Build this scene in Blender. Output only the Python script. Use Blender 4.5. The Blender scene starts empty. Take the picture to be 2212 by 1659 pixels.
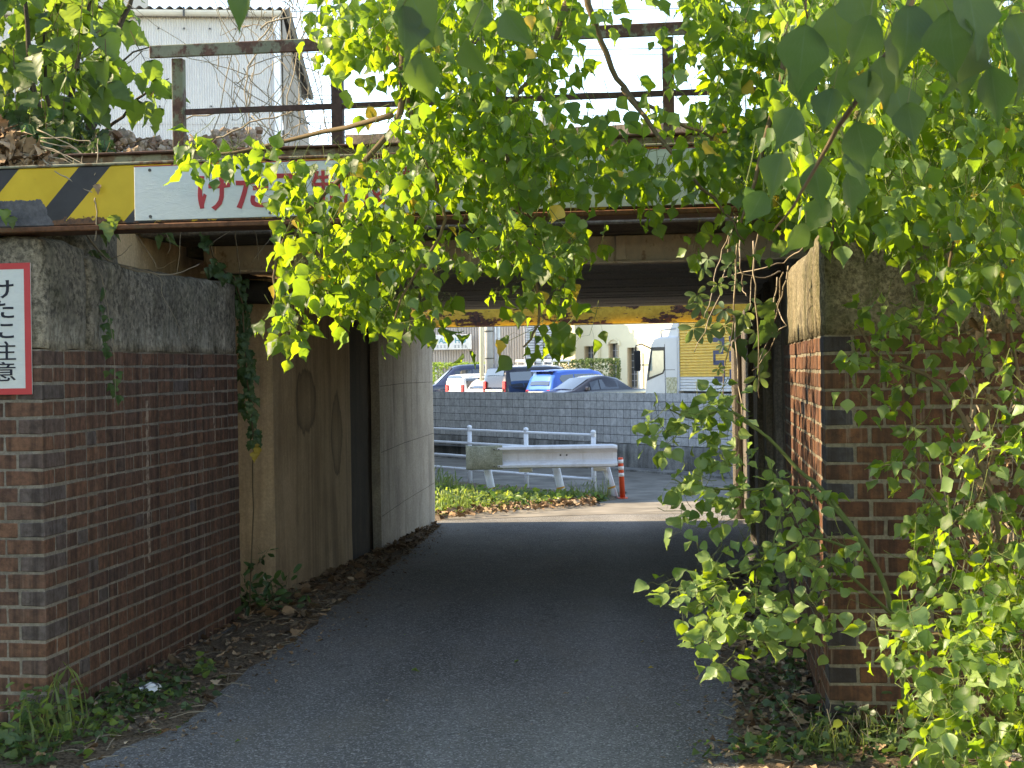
import bpy, bmesh, math, random
import numpy as np
from mathutils import Vector, Matrix, Euler, noise as mnoise

scene = bpy.context.scene
COL = scene.collection
rnd = random.Random(7)

# ------------------------------------------------------------------ camera
EYE, FPX, CX, CY, ROLL = 1.43, 3195.0, 1106.0, 794.5, 0.016
cam_d = bpy.data.cameras.new('camera')
cam = bpy.data.objects.new('camera', cam_d)
COL.objects.link(cam)
cam.location = (0, 0, EYE)
cam.rotation_euler = (math.radians(90), ROLL, 0)
cam_d.sensor_width = 36
cam_d.lens = 36 * FPX / 2212
cam_d.shift_y = -(829.5 - CY) / 2212
cam_d.clip_start = 0.05
cam_d.clip_end = 2000
cam_d.dof.use_dof = True
cam_d.dof.focus_distance = 6.5
cam_d.dof.aperture_fstop = 30
scene.camera = cam

# ------------------------------------------------------------------ light
SUN = Vector((-0.82, 0.10, 0.54)).normalized()
world = bpy.data.worlds.new('World')
scene.world = world
world.use_nodes = True
wn = world.node_tree
bg = wn.nodes['Background']
sky = wn.nodes.new('ShaderNodeTexSky')
sky.sky_type = 'NISHITA'
sky.sun_disc = False
sky.sun_elevation = math.asin(SUN.z)
sky.sun_rotation = math.atan2(SUN.x, SUN.y)
sky.air_density = 1.0
sky.altitude = 2500
sky.dust_density = 0.3
sky.ozone_density = 2.0
wn.links.new(sky.outputs[0], bg.inputs[0])
bg.inputs[1].default_value = 0.15
sl = bpy.data.lights.new('sun', 'SUN')
sl.energy = 2.9
sl.angle = math.radians(0.5)
sl.color = (1.0, 0.93, 0.82)
so = bpy.data.objects.new('sun', sl)
COL.objects.link(so)
so.rotation_euler = SUN.to_track_quat('Z', 'Y').to_euler()
so.location = (-20, 3, 20)
vs = scene.view_settings
vs.view_transform = 'Standard'
vs.look = 'None'
vs.gamma = 1
vs.use_curve_mapping = False
vs.exposure = 2.42
vs.use_white_balance = True
vs.white_balance_temperature = 9300
try:
    scene.cycles.use_denoising = True
    scene.cycles.max_bounces = 12
    scene.cycles.diffuse_bounces = 9
    scene.cycles.transmission_bounces = 6
    scene.cycles.transparent_max_bounces = 6
    scene.cycles.sample_clamp_indirect = 8
except Exception:
    pass

# ------------------------------------------------------------------ survey: photograph pixel -> place
def uv(px, py):
    du, dv = px - CX, py - CY
    return (du - ROLL * dv) / FPX, (dv + ROLL * du) / FPX
def W(px, py, Y):
    u, v = uv(px, py)
    return Vector((u * Y, Y, EYE - v * Y))
def gz(Y):
    return 0.0 if Y < 9 else max(-0.495, -0.045 * (Y - 9))
def G(px, py):
    u, v = uv(px, py)
    Y = EYE / v
    for i in range(50):
        Y = .5 * Y + .5 * (EYE - gz(Y)) / v
    return Vector((u * Y, Y, gz(Y)))
YAW = math.radians(7.3)
BO = Vector((-1.905, 5.99, 0))
E1 = Vector((math.cos(YAW), -math.sin(YAW), 0))
E2 = Vector((math.sin(YAW), math.cos(YAW), 0))
def S(s, t, z=0.0):
    return BO + E1 * s + E2 * t + Vector((0, 0, z))
BM = Matrix.Translation(BO) @ Matrix.Rotation(-YAW, 4, 'Z')
def toS(p):
    d = p - BO
    return d.dot(E1), d.dot(E2), p.z

# ------------------------------------------------------------------ helpers
def tag(o, label=None, cat=None, group=None, kind=None):
    if label: o['label'] = label
    if cat: o['category'] = cat
    if group: o['group'] = group
    if kind: o['kind'] = kind
    return o
def empty(name, loc=(0, 0, 0), rz=0.0, parent=None):
    o = bpy.data.objects.new(name, None)
    o.location = loc
    o.rotation_euler = (0, 0, rz)
    o.empty_display_size = .1
    if parent: o.parent = parent
    COL.objects.link(o)
    return o
def link(name, me, parent=None, loc=None, rz=None):
    o = bpy.data.objects.new(name, me)
    if parent: o.parent = parent
    if loc is not None: o.location = loc
    if rz is not None: o.rotation_euler = (0, 0, rz)
    COL.objects.link(o)
    return o

class MB:
    def __init__(self):
        self.v = []; self.f = []; self.mi = []; self.cur = 0; self.sm = []
        self.smooth = False
    def add(self, verts, faces):
        b = len(self.v)
        self.v.extend([tuple(x) for x in verts])
        for f in faces:
            self.f.append([b + i for i in f]); self.mi.append(self.cur); self.sm.append(self.smooth)
    def quad(self, a, b, c, d):
        self.add([a, b, c, d], [[0, 1, 2, 3]])
    def box(self, x0, y0, z0, x1, y1, z1, M=None):
        vv = [Vector(p) for p in ((x0,y0,z0),(x1,y0,z0),(x1,y1,z0),(x0,y1,z0),(x0,y0,z1),(x1,y0,z1),(x1,y1,z1),(x0,y1,z1))]
        if M is not None: vv = [M @ p for p in vv]
        self.add(vv, [[3,2,1,0],[4,5,6,7],[0,1,5,4],[1,2,6,5],[2,3,7,6],[3,0,4,7]])
    def bbox(self, x0, y0, z0, x1, y1, z1, b=.01, M=None):
        """box with chamfered edges"""
        bm = bmesh.new()
        bmesh.ops.create_cube(bm, size=1)
        for v in bm.verts:
            v.co = Vector((x0 if v.co.x < 0 else x1, y0 if v.co.y < 0 else y1, z0 if v.co.z < 0 else z1))
        bmesh.ops.bevel(bm, geom=bm.edges[:], offset=b, segments=1, profile=.5, affect='EDGES')
        if M is not None: bmesh.ops.transform(bm, matrix=M, verts=bm.verts)
        bm.verts.index_update()
        self.add([v.co for v in bm.verts], [[v.index for v in f.verts] for f in bm.faces])
        bm.free()
    def prism(self, poly, d0, d1, f):
        """poly of (a,b); f(a,b,d)->point; caps at d0,d1"""
        n = len(poly)
        vv = [f(a, b, d0) for a, b in poly] + [f(a, b, d1) for a, b in poly]
        fs = [list(range(n))[::-1], list(range(n, 2*n))]
        for i in range(n):
            j = (i + 1) % n
            fs.append([i, j, n + j, n + i])
        self.add(vv, fs)
    def tube(self, pts, r, n=6, caps=True):
        pts = [Vector(p) for p in pts]
        if not hasattr(r, '__len__'): r = [r] * len(pts)
        ring = []
        prev = None
        base = len(self.v)
        vs, fs = [], []
        for i, p in enumerate(pts):
            a = pts[max(i-1, 0)]; b = pts[min(i+1, len(pts)-1)]
            d = (b - a)
            if d.length < 1e-9: d = Vector((0, 0, 1))
            d.normalize()
            if prev is None:
                up = Vector((0, 0, 1)) if abs(d.z) < .9 else Vector((1, 0, 0))
                x = d.cross(up).normalized()
            else:
                x = (prev - d * prev.dot(d))
                if x.length < 1e-6: x = d.orthogonal()
                x.normalize()
            prev = x
            y = d.cross(x)
            for k in range(n):
                an = 2 * math.pi * k / n
                vs.append(p + (x * math.cos(an) + y * math.sin(an)) * r[i])
        for i in range(len(pts) - 1):
            for k in range(n):
                k2 = (k + 1) % n
                fs.append([i*n + k, i*n + k2, (i+1)*n + k2, (i+1)*n + k])
        if caps:
            fs.append(list(range(n))[::-1])
            fs.append([(len(pts)-1)*n + k for k in range(n)])
        self.add(vs, fs)
    def mesh(self, name, mats):
        me = bpy.data.meshes.new(name)
        nv = len(self.v)
        me.from_pydata(self.v, [], self.f)
        if not isinstance(mats, (list, tuple)): mats = [mats]
        for m in mats: me.materials.append(m)
        if len(mats) > 1: me.polygons.foreach_set('material_index', self.mi)
        me.polygons.foreach_set('use_smooth', self.sm)
        me.update()
        return me
    def build(self, name, mats, parent=None, loc=None, rz=None):
        return link(name, self.mesh(name, mats), parent, loc, rz)

def copy_tree(o, parent=None):
    c = o.copy(); COL.objects.link(c); c.parent = parent
    for ch in list(o.children): copy_tree(ch, c)
    return c

# ------------------------------------------------------------------ materials
class NT:
    def __init__(self, name):
        self.m = bpy.data.materials.new(name)
        self.m.use_nodes = True
        self.t = self.m.node_tree
        self.p = self.t.nodes['Principled BSDF']
        self.out = self.t.nodes['Material Output']
        self.geo = None
    def n(self, ty, **kw):
        x = self.t.nodes.new(ty)
        for k, v in kw.items(): setattr(x, k, v)
        return x
    def l(self, a, b): self.t.links.new(a, b)
    def set(self, sock, v):
        if hasattr(v, 'links') or hasattr(v, 'is_linked'): self.l(v, sock)
        else: sock.default_value = v
    def pos(self, scale=(1, 1, 1), off=(0, 0, 0), obj=False):
        if obj:
            c = self.n('ShaderNodeTexCoord').outputs['Object']
        else:
            c = self.n('ShaderNodeNewGeometry').outputs['Position']
        mp = self.n('ShaderNodeMapping')
        mp.inputs['Scale'].default_value = scale
        mp.inputs['Location'].default_value = off
        self.l(c, mp.inputs[0])
        return mp.outputs[0]
    def noise(self, vec, scale=5, detail=4, rough=.55, dist=0.0):
        x = self.n('ShaderNodeTexNoise')
        x.inputs['Scale'].default_value = scale
        x.inputs['Detail'].default_value = detail
        x.inputs['Roughness'].default_value = rough
        x.inputs['Distortion'].default_value = dist
        self.l(vec, x.inputs['Vector'])
        return x.outputs['Fac']
    def vor(self, vec, scale=5, feature='F1'):
        x = self.n('ShaderNodeTexVoronoi', feature=feature)
        x.inputs['Scale'].default_value = scale
        self.l(vec, x.inputs['Vector'])
        return x.outputs[0]
    def ramp(self, fac, stops):
        r = self.n('ShaderNodeValToRGB')
        el = r.color_ramp.elements
        while len(el) < len(stops): el.new(.5)
        for e, (p, c) in zip(el, stops):
            e.position = p
            e.color = (c, c, c, 1) if not hasattr(c, '__len__') else (*c, 1)
        self.l(fac, r.inputs[0])
        return r.outputs[0]
    def mix(self, fac, a, b, mode='MIX'):
        x = self.n('ShaderNodeMix', data_type='RGBA', blend_type=mode)
        for i, v in ((0, fac), (6, a), (7, b)):
            s = x.inputs[i]
            if isinstance(v, (int, float)): s.default_value = v if i == 0 else (v, v, v, 1)
            elif isinstance(v, tuple): s.default_value = (*v, 1)
            else: self.l(v, s)
        return x.outputs[2]
    def math(self, op, a, b=0.0, c=None):
        x = self.n('ShaderNodeMath', operation=op)
        for i, v in enumerate((a, b) if c is None else (a, b, c)):
            if isinstance(v, (int, float)): x.inputs[i].default_value = v
            else: self.l(v, x.inputs[i])
        return x.outputs[0]
    def sep(self, vec):
        x = self.n('ShaderNodeSeparateXYZ'); self.l(vec, x.inputs[0]); return x.outputs
    def rand(self):
        a = self.n('ShaderNodeObjectInfo').outputs['Random']
        b = self.n('ShaderNodeNewGeometry').outputs['Random Per Island']
        return self.math('FRACT', self.math('ADD', a, b))
    def bump(self, h, strength=.3, dist=.01):
        b = self.n('ShaderNodeBump')
        b.inputs['Strength'].default_value = strength
        b.inputs['Distance'].default_value = dist
        self.l(h, b.inputs['Height'])
        self.l(b.outputs[0], self.p.inputs['Normal'])
    def fin(self, col, rough=.8, spec=.3, metal=0.0):
        if isinstance(col, tuple): self.p.inputs['Base Color'].default_value = (*col, 1)
        else: self.l(col, self.p.inputs['Base Color'])
        if isinstance(rough, (int, float)): self.p.inputs['Roughness'].default_value = rough
        else: self.l(rough, self.p.inputs['Roughness'])
        self.p.inputs['Specular IOR Level'].default_value = spec
        self.p.inputs['Metallic'].default_value = metal
        return self.m

def plain(name, c, rough=.6, spec=.3, metal=0.0, var=.12, sc=6):
    m = NT(name)
    f = m.noise(m.pos(), sc, 5)
    k = m.ramp(f, [(.3, 1 - var), (.7, 1 + var * .3)])
    return m.fin(m.mix(1.0, c, k, 'MULTIPLY'), rough, spec, metal)

def concrete(name, c1, c2, dark=(.03, .028, .024), streak=.6, light=.35, speck=.4, lc=(.42, .40, .34), moss=0.0, bump=.5, thr=.5, sp=60, band=None, rings=()):
    m = NT(name)
    big = m.noise(m.pos(), 1.7, 6, .6)
    col = m.mix(m.ramp(big, [(.35, 0.0), (.65, 1.0)]), c1, c2)
    fine = m.noise(m.pos(), sp, 6, .75)
    mid = m.noise(m.pos(), 14, 5, .65)
    col = m.mix(m.math('MULTIPLY', m.ramp(fine, [(.42, 1.0), (.6, 0.0)]), speck), col, dark)
    col = m.mix(m.math('MULTIPLY', m.ramp(mid, [(.35, 1.0), (.55, 0.0)]), speck * .8), col, tuple(x * .5 for x in c1))
    st = m.math('ADD', m.math('MULTIPLY', m.noise(m.pos((1.9, 1.9, .13)), 1.6, 8, .74, .7), .68), m.math('MULTIPLY', m.noise(m.pos((1, 1, .8), (9, 4, 2)), 2.2, 6, .65), .32))
    col = m.mix(m.math('MULTIPLY', m.ramp(st, [(thr - .07, 0.0), (thr + .10, 1.0)]), streak), col, dark)
    s2 = m.noise(m.pos((7, 7, .5), (3, 7, 1)), 1.5, 7, .75, .4)
    col = m.mix(m.math('MULTIPLY', m.ramp(s2, [(.58, 0.0), (.72, 1.0)]), light), col, lc)
    if moss:
        ms = m.noise(m.pos((1, 1, .6)), 5, 6, .7)
        col = m.mix(m.math('MULTIPLY', m.ramp(ms, [(.5, 0.0), (.62, 1.0)]), moss), col, (.045, .05, .018))
    for (yc, zc, ra, rb) in rings:
        ps = m.sep(m.pos())
        dy = m.math('DIVIDE', m.math('SUBTRACT', ps[1], yc), ra); dz = m.math('DIVIDE', m.math('SUBTRACT', ps[2], zc), rb)
        d = m.math('ADD', m.math('SQRT', m.math('ADD', m.math('MULTIPLY', dy, dy), m.math('MULTIPLY', dz, dz))), m.math('MULTIPLY', m.math('SUBTRACT', m.noise(m.pos((2, 2, .6)), 6, 6, .7), .5), .7))
        col = m.mix(m.ramp(d, [(.3, .18), (.7, .35), (.92, .72), (1.15, 0.0)]), col, (.10, .072, .05))
    if band:
        z = m.sep(m.pos())[2]
        zz = m.math('DIVIDE', m.math('SUBTRACT', z, band[0]), band[1] - band[0])
        nb = m.noise(m.pos((4, 4, 1)), 2.5, 6, .7)
        k = m.math('MULTIPLY', m.ramp(zz, [(0, 1.0), (1.0, 0.0)]), m.ramp(nb, [(.42, 0.0), (.62, 1.0)]))
        col = m.mix(m.math('MULTIPLY', k, m.ramp(m.noise(m.pos(), 40, 4, .7), [(.35, .2), (.6, 1.0)])), col, (.5, .47, .38))
    pit = m.noise(m.pos(), 90, 4, .7)
    m.bump(m.math('ADD', m.math('MULTIPLY', pit, .5), mid), bump, .012)
    return m.fin(col, .92, .15)

def whiteline(m, col):
    """lime run down the left wall"""
    ps = m.sep(m.pos())
    w = m.math('MULTIPLY', m.math('SUBTRACT', m.noise(m.pos((1, 1, 2)), 4, 4, .6), .5), .06)
    for (yc, za, zb, wd) in ((7.12, .52, 1.30, .016), (8.1, 1.05, 1.35, .008)):
        d = m.math('ABSOLUTE', m.math('ADD', m.math('SUBTRACT', ps[1], yc), w))
        k = m.math('MULTIPLY', m.math('LESS_THAN', d, wd), m.math('MULTIPLY', m.math('GREATER_THAN', ps[2], za), m.math('LESS_THAN', ps[2], zb)))
        col = m.mix(m.math('MULTIPLY', k, m.ramp(m.noise(m.pos(), 30, 4, .7), [(.35, .1), (.6, .8)])), col, (.42, .34, .26))
    return col
def brickmat(name, stops, wash=.25, white=False):
    m = NT(name)
    r = m.rand()
    col = m.ramp(r, stops)
    nz = m.noise(m.pos(), 30, 5, .65)
    col = m.mix(m.math('MULTIPLY', m.ramp(nz, [(.35, 1.0), (.6, 0.0)]), .55), col, (.028, .02, .016))
    st = m.noise(m.pos((11, 11, .5)), 1.6, 4, .6, .25)
    col = m.mix(m.math('MULTIPLY', m.ramp(st, [(.47, 0.0), (.62, 1.0)]), .62), col, (.028, .021, .018))
    s2 = m.noise(m.pos((20, 20, .8), (5, 2, 8)), 1.3, 4, .7, .2)
    col = m.mix(m.math('MULTIPLY', m.ramp(s2, [(.6, 0.0), (.75, 1.0)]), wash), col, (.36, .30, .24))
    if white: col = whiteline(m, col)
    fine = m.noise(m.pos(), 130, 4, .7)
    m.bump(m.math('ADD', m.math('MULTIPLY', fine, .5), nz), .6, .008)
    return m.fin(col, .85, .2)

def leafmat(name, top, trans, tfac=.5, var=.5, rough=.42, spec=.35, veins=.35):
    m = NT(name)
    r = m.rand()
    vein = m.noise(m.pos(), 45, 3)
    hue = m.ramp(r, [(0.0, (1 - var * .35, 1 - var * .22, 1)), (.5, (1, 1, 1)), (1.0, (1 + var * .55, 1 + var * .3, 1))])
    c = m.mix(1.0, top, hue, 'MULTIPLY')
    c = m.mix(m.math('MULTIPLY', vein, .3), c, tuple(x * .6 for x in top))
    at = m.n('ShaderNodeAttribute', attribute_name='luv')
    ux, uy, uz = m.sep(at.outputs['Vector'])
    ax = m.math('ABSOLUTE', ux)
    mid = m.ramp(ax, [(.0, 1.0), (.05, 0.0)])
    sv = m.math('ABSOLUTE', m.math('SUBTRACT', m.math('FRACT', m.math('SUBTRACT', m.math('MULTIPLY', uy, 7.0), m.math('MULTIPLY', ax, 5.5))), .5))
    sd = m.ramp(sv, [(.0, .75), (.07, 0.0)])
    vn = m.math('MULTIPLY', m.math('MAXIMUM', mid, sd), veins)
    c = m.mix(vn, c, tuple(min(1, x * 1.9 + .02) for x in top))
    m.fin(c, rough, spec)
    tr = m.n('ShaderNodeBsdfTranslucent')
    tc = m.mix(1.0, trans, hue, 'MULTIPLY')
    tc = m.mix(vn, tc, tuple(x * .55 for x in trans))
    m.l(tc, tr.inputs['Color'])
    mx = m.n('ShaderNodeMixShader')
    mx.inputs[0].default_value = tfac
    m.l(m.p.outputs[0], mx.inputs[1]); m.l(tr.outputs[0], mx.inputs[2])
    m.l(mx.outputs[0], m.out.inputs[0])
    return m.m

def rusty(name, paint, amount=.5, rust=(.075, .03, .016), sc=7, rough=.65):
    m = NT(name)
    a = m.noise(m.pos(), sc, 7, .68)
    b = m.noise(m.pos((1, 1, .5)), sc * 4, 5, .7)
    f = m.math('ADD', m.math('MULTIPLY', a, .7), m.math('MULTIPLY', b, .3))
    k = m.ramp(f, [(.60 - amount * .2 - .03, 0.0), (.60 - amount * .2 + .03, 1.0)])
    pc = m.mix(m.ramp(b, [(.3, 0.0), (.7, 1.0)]), tuple(x * .7 for x in paint), paint)
    rc = m.mix(m.ramp(m.noise(m.pos(), 50, 4), [(.3, 0.0), (.7, 1.0)]), rust, tuple(x * 2.1 for x in rust))
    m.bump(f, .3, .006)
    return m.fin(m.mix(k, pc, rc), rough, .25)

M = {}
M['mortar'] = concrete('mortar', (.34, .305, .25), (.235, .21, .17), streak=.4, light=.2, speck=.35, bump=.6)
M['mortar_r'] = concrete('mortar_right', (.30, .265, .2), (.21, .185, .135), streak=.4, light=.2, speck=.4, bump=.6)
M['brick_l'] = brickmat('brick_left', [(0, (.13, .074, .055)), (.2, (.18, .094, .062)), (.42, (.155, .083, .057)), (.6, (.205, .105, .066)), (.8, (.14, .082, .062)), (.93, (.19, .096, .062)), (1, (.11, .074, .062))], .3, True)
M['brick_r'] = brickmat('brick_right', [(0, (.115, .054, .03)), (.25, (.165, .075, .04)), (.5, (.13, .06, .034)), (.72, (.18, .083, .045)), (1, (.115, .05, .033))], .5)
M['brick_grey'] = brickmat('brick_grey', [(0, (.115, .092, .082)), (.5, (.135, .112, .104)), (1, (.14, .09, .072))], .12)
M['brick_black'] = brickmat('brick_black', [(0, (.045, .042, .045)), (1, (.08, .078, .085))], .12)
M['conc_cap'] = concrete('concrete_cap', (.42, .375, .295), (.29, .25, .19), streak=.6, light=.32, speck=.85, moss=.3, bump=.8, sp=34, band=(1.545, 1.70))
M['conc_capr'] = concrete('concrete_cap_mossy', (.38, .33, .22), (.25, .21, .13), streak=.55, light=.3, speck=.75, moss=.5, bump=.9, dark=(.03, .024, .014))
M['conc_brown'] = concrete('concrete_brown', (.70, .53, .345), (.56, .41, .255), streak=.6, light=.22, speck=.22, dark=(.10, .065, .04), bump=.4, thr=.53, rings=((10.35, 1.22, .34, .24), (11.45, .93, .22, .33)))
M['conc_grey'] = concrete('concrete_grey', (.58, .53, .45), (.45, .40, .34), streak=.6, light=.3, speck=.35, dark=(.06, .045, .045), bump=.4, thr=.55)
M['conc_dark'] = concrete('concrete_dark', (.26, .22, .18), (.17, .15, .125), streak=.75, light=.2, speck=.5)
M['joint_stain'] = concrete('joint_stain', (.12, .095, .075), (.075, .06, .05), streak=.6, light=.15, speck=.4)
M['stone_dark'] = concrete('stone_dark', (.06, .055, .05), (.035, .032, .03), streak=.4, light=.05, speck=.4)
M['board'] = concrete('weathered_board', (.66, .6, .53), (.54, .5, .46), streak=.1, light=.12, speck=.35, bump=.3)
M['parapet'] = concrete('parapet_concrete', (.19, .15, .11), (.12, .095, .07), streak=.6, light=.25, speck=.5)
M['girder_brown'] = rusty('girder_brown', (.68, .56, .41), .15, (.2, .13, .08), 5)
M['rail_top'] = rusty('rail_paint', (.20, .21, .15), .5, (.06, .03, .022), 9)
M['rail_mid'] = rusty('rail_rust', (.07, .05, .04), .8, (.045, .024, .02), 8)
M['post'] = rusty('post_paint', (.17, .19, .12), .5, (.06, .03, .02), 9)
M['rust'] = rusty('rust_flange', (.12, .07, .035), .9, (.075, .032, .016), 6)
M['ledge'] = rusty('ledge_paint', (.23, .235, .17), .45, (.07, .045, .028), 10)
M['twig'] = plain('twig_bark', (.13, .095, .055), .85, .15)
M['twig_green'] = plain('twig_green', (.11, .14, .045), .7, .2)
M['twig_dry'] = plain('dry_vine', (.30, .25, .18), .85, .15)
M['bark'] = concrete('bark', (.13, .10, .07), (.07, .055, .04), streak=.5, light=.25, speck=.5, bump=1)
M['leaf'] = leafmat('tallow_leaf', (.034, .078, .022), (.42, .64, .04), .46, .7, .48, .3)
M['leaf_dark'] = leafmat('tallow_leaf_near', (.045, .08, .036), (.16, .30, .035), .34, .6, .55, .25, .8)
M['leaf_pale'] = leafmat('tallow_leaf_pale', (.16, .25, .09), (.36, .54, .1), .4, .5)
M['leaf_mul'] = leafmat('mulberry_leaf', (.06, .105, .04), (.32, .48, .05), .45, .5, .5)
M['leaf_ivy'] = leafmat('ivy_leaf', (.045, .10, .035), (.16, .3, .05), .3, .5)
M['leaf_vine'] = leafmat('vine_leaf', (.12, .2, .085), (.3, .42, .1), .4, .4, .55)
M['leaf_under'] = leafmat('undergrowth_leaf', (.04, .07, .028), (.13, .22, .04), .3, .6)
M['leaf_weed'] = leafmat('weed_leaf', (.12, .2, .05), (.38, .54, .08), .4, .7)
M['leaf_ground'] = leafmat('creeper_leaf', (.075, .13, .05), (.25, .36, .07), .3, .6)
M['grass'] = leafmat('grass_blade', (.12, .18, .06), (.36, .45, .1), .35, .6)
def drymat(name, stops):
    m = NT(name)
    c = m.ramp(m.rand(), stops)
    nz = m.noise(m.pos(), 40, 4)
    c = m.mix(m.math('MULTIPLY', nz, .5), c, (.05, .03, .02))
    return m.fin(c, .85, .15)
M['dry'] = drymat('dry_leaf', [(0, (.12, .07, .04)), (.3, (.26, .16, .09)), (.6, (.38, .27, .17)), (.85, (.2, .12, .07)), (1, (.45, .34, .2))])
M['dry_dark'] = drymat('rotting_leaf', [(0, (.09, .06, .04)), (.4, (.19, .125, .08)), (.75, (.28, .19, .12)), (1, (.38, .28, .18))])
M['dry_pale'] = drymat('dry_leaf_pale', [(0, (.34, .23, .14)), (.5, (.48, .34, .22)), (1, (.58, .44, .3))])
M['yellow_leaf'] = leafmat('yellow_leaf', (.5, .36, .06), (.55, .4, .05), .3, .4)

def asphalt():
    m = NT('asphalt')
    ps = m.sep(m.pos())
    big = m.noise(m.pos((1, .3, 1)), 1.1, 7, .65, .4)
    col = m.ramp(big, [(.28, (.105, .102, .097)), (.5, (.165, .16, .152)), (.72, (.225, .218, .207))])
    # lane wear: paler crown strip, oilier wheel lines
    x = m.math('SUBTRACT', ps[0], m.math('MULTIPLY', m.math('SUBTRACT', ps[1], 4.0), .09))
    wob = m.math('MULTIPLY', m.math('SUBTRACT', m.noise(m.pos((1, .5, 1)), 1.2, 4), .5), .5)
    d = m.math('ABSOLUTE', m.math('ADD', m.math('SUBTRACT', x, .12), wob))
    col = m.mix(m.ramp(d, [(0, .45), (.32, 0.0)]), col, (.28, .272, .258))
    d2 = m.math('ABSOLUTE', m.math('SUBTRACT', m.math('ABSOLUTE', m.math('ADD', x, wob)), .75))
    col = m.mix(m.ramp(d2, [(0, .35), (.3, 0.0)]), col, (.10, .097, .093))
    g = m.vor(m.pos(), 210)
    gg = m.n('ShaderNodeTexVoronoi'); gg.inputs['Scale'].default_value = 150
    m.l(m.pos(), gg.inputs['Vector'])
    hx = m.sep(gg.outputs['Color'])[0]
    col = m.mix(m.ramp(hx, [(.76, 0.0), (.96, .8)]), col, (.42, .41, .39))
    col = m.mix(m.ramp(hx, [(.0, .6), (.3, 0.0)]), col, (.045, .044, .043))
    dirt = m.noise(m.pos((1, .4, 1), (4, 2, 0)), 2.2, 7, .7)
    col = m.mix(m.math('MULTIPLY', m.ramp(dirt, [(.5, 0.0), (.68, 1.0)]), .4), col, (.2, .175, .14))
    cr = m.n('ShaderNodeTexVoronoi', feature='DISTANCE_TO_EDGE'); cr.inputs['Scale'].default_value = .8
    vv = m.n('ShaderNodeVectorMath', operation='ADD')
    m.l(m.pos(), vv.inputs[0])
    nn = m.n('ShaderNodeTexNoise'); nn.inputs['Scale'].default_value = 5; nn.inputs['Detail'].default_value = 6
    sc_ = m.n('ShaderNodeVectorMath', operation='SCALE'); sc_.inputs['Scale'].default_value = .35
    m.l(m.pos(), nn.inputs['Vector']); m.l(nn.outputs['Color'], sc_.inputs[0]); m.l(sc_.outputs[0], vv.inputs[1]); m.l(vv.outputs[0], cr.inputs['Vector'])
    ck = m.math('MULTIPLY', m.ramp(cr.outputs[0], [(.003, 1.0), (.009, 0.0)]), m.ramp(big, [(.5, 0.0), (.6, 1.0)]))
    col = m.mix(m.math('MULTIPLY', ck, .6), col, (.022, .021, .02))
    m.bump(m.math('ADD', g, m.noise(m.pos(), 90, 3)), .6, .006)
    return m.fin(col, .92, .12)
M['asphalt'] = asphalt()
def soil(name, a, b):
    m = NT(name)
    n1 = m.noise(m.pos(), 9, 6, .7)
    n2 = m.noise(m.pos(), 60, 5, .75)
    col = m.mix(m.ramp(n1, [(.35, 0.0), (.65, 1.0)]), a, b)
    col = m.mix(m.ramp(n2, [(.42, .7), (.56, 0.0)]), col, (.035, .026, .02))
    m.bump(n2, 1.0, .03)
    return m.fin(col, .95, .1)
M['soil'] = soil('litter_soil', (.22, .165, .115), (.32, .25, .18))
M['earth'] = soil('earth', (.10, .09, .06), (.16, .14, .09))
M['pale_asphalt'] = plain('pale_asphalt', (.22, .20, .17), .92, .15, 0, .45, 2.2)
M['lot'] = plain('lot_asphalt', (.12, .12, .12), .85, .2)

def stripes():
    m = NT('hazard_stripes')
    o = m.sep(m.pos(obj=True))
    ph = m.math('FRACT', m.math('ADD', m.math('DIVIDE', m.math('SUBTRACT', o[0], m.math('MULTIPLY', o[2], .90)), .385), STRIPE_PH))
    blk = m.math('LESS_THAN', ph, .345)
    col = m.mix(blk, m.ramp(m.noise(m.pos(), 7, 5), [(.3, (.50, .33, .02)), (.7, (.62, .42, .035))]), m.ramp(m.noise(m.pos(), 9, 5), [(.3, (.02, .021, .026)), (.7, (.042, .042, .048))]))
    z = m.ramp(m.math('SUBTRACT', o[2], 2.0), [(.03, 1.0), (.075, 0.0)])
    a = m.noise(m.pos(), 6, 7, .68)
    b = m.noise(m.pos(), 40, 5, .7)
    r1 = m.math('ADD', m.math('ADD', m.math('MULTIPLY', a, .75), m.math('MULTIPLY', b, .25)), m.math('MULTIPLY', z, .20))
    col = m.mix(m.ramp(r1, [(.625, 0.0), (.64, 1.0)]), col, m.mix(m.ramp(b, [(.4, 0.0), (.6, 1.0)]), (.05, .025, .018), (.15, .065, .03)))
    # flaked patch at the left end, down to primer
    nn = m.math('MULTIPLY', m.math('SUBTRACT', m.noise(m.pos(), 24, 6, .7), .5), .07)
    fa = m.math('LESS_THAN', m.math('ADD', m.math('ADD', o[0], nn), m.math('MULTIPLY', o[2], .45)), FLK)
    fb = m.math('LESS_THAN', m.math('ADD', o[2], m.math('MULTIPLY', nn, .5)), FLZ)
    col = m.mix(m.math('MULTIPLY', fa, fb), col, m.ramp(b, [(.35, (.05, .05, .058)), (.65, (.10, .10, .112))]))
    m.bump(r1, .2, .004)
    return m.fin(col, .5, .35)
sA = toS(W(171, 365, 5.93)); 
fk = toS(W(98, 450, 5.93)); FLK = fk[0] + fk[2] * .45; FLZ = W(60, 431, 5.93).z
STRIPE_PH = 1 - ((sA[0] - sA[2] * .90) / .385) % 1
M['stripes'] = stripes()
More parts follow.
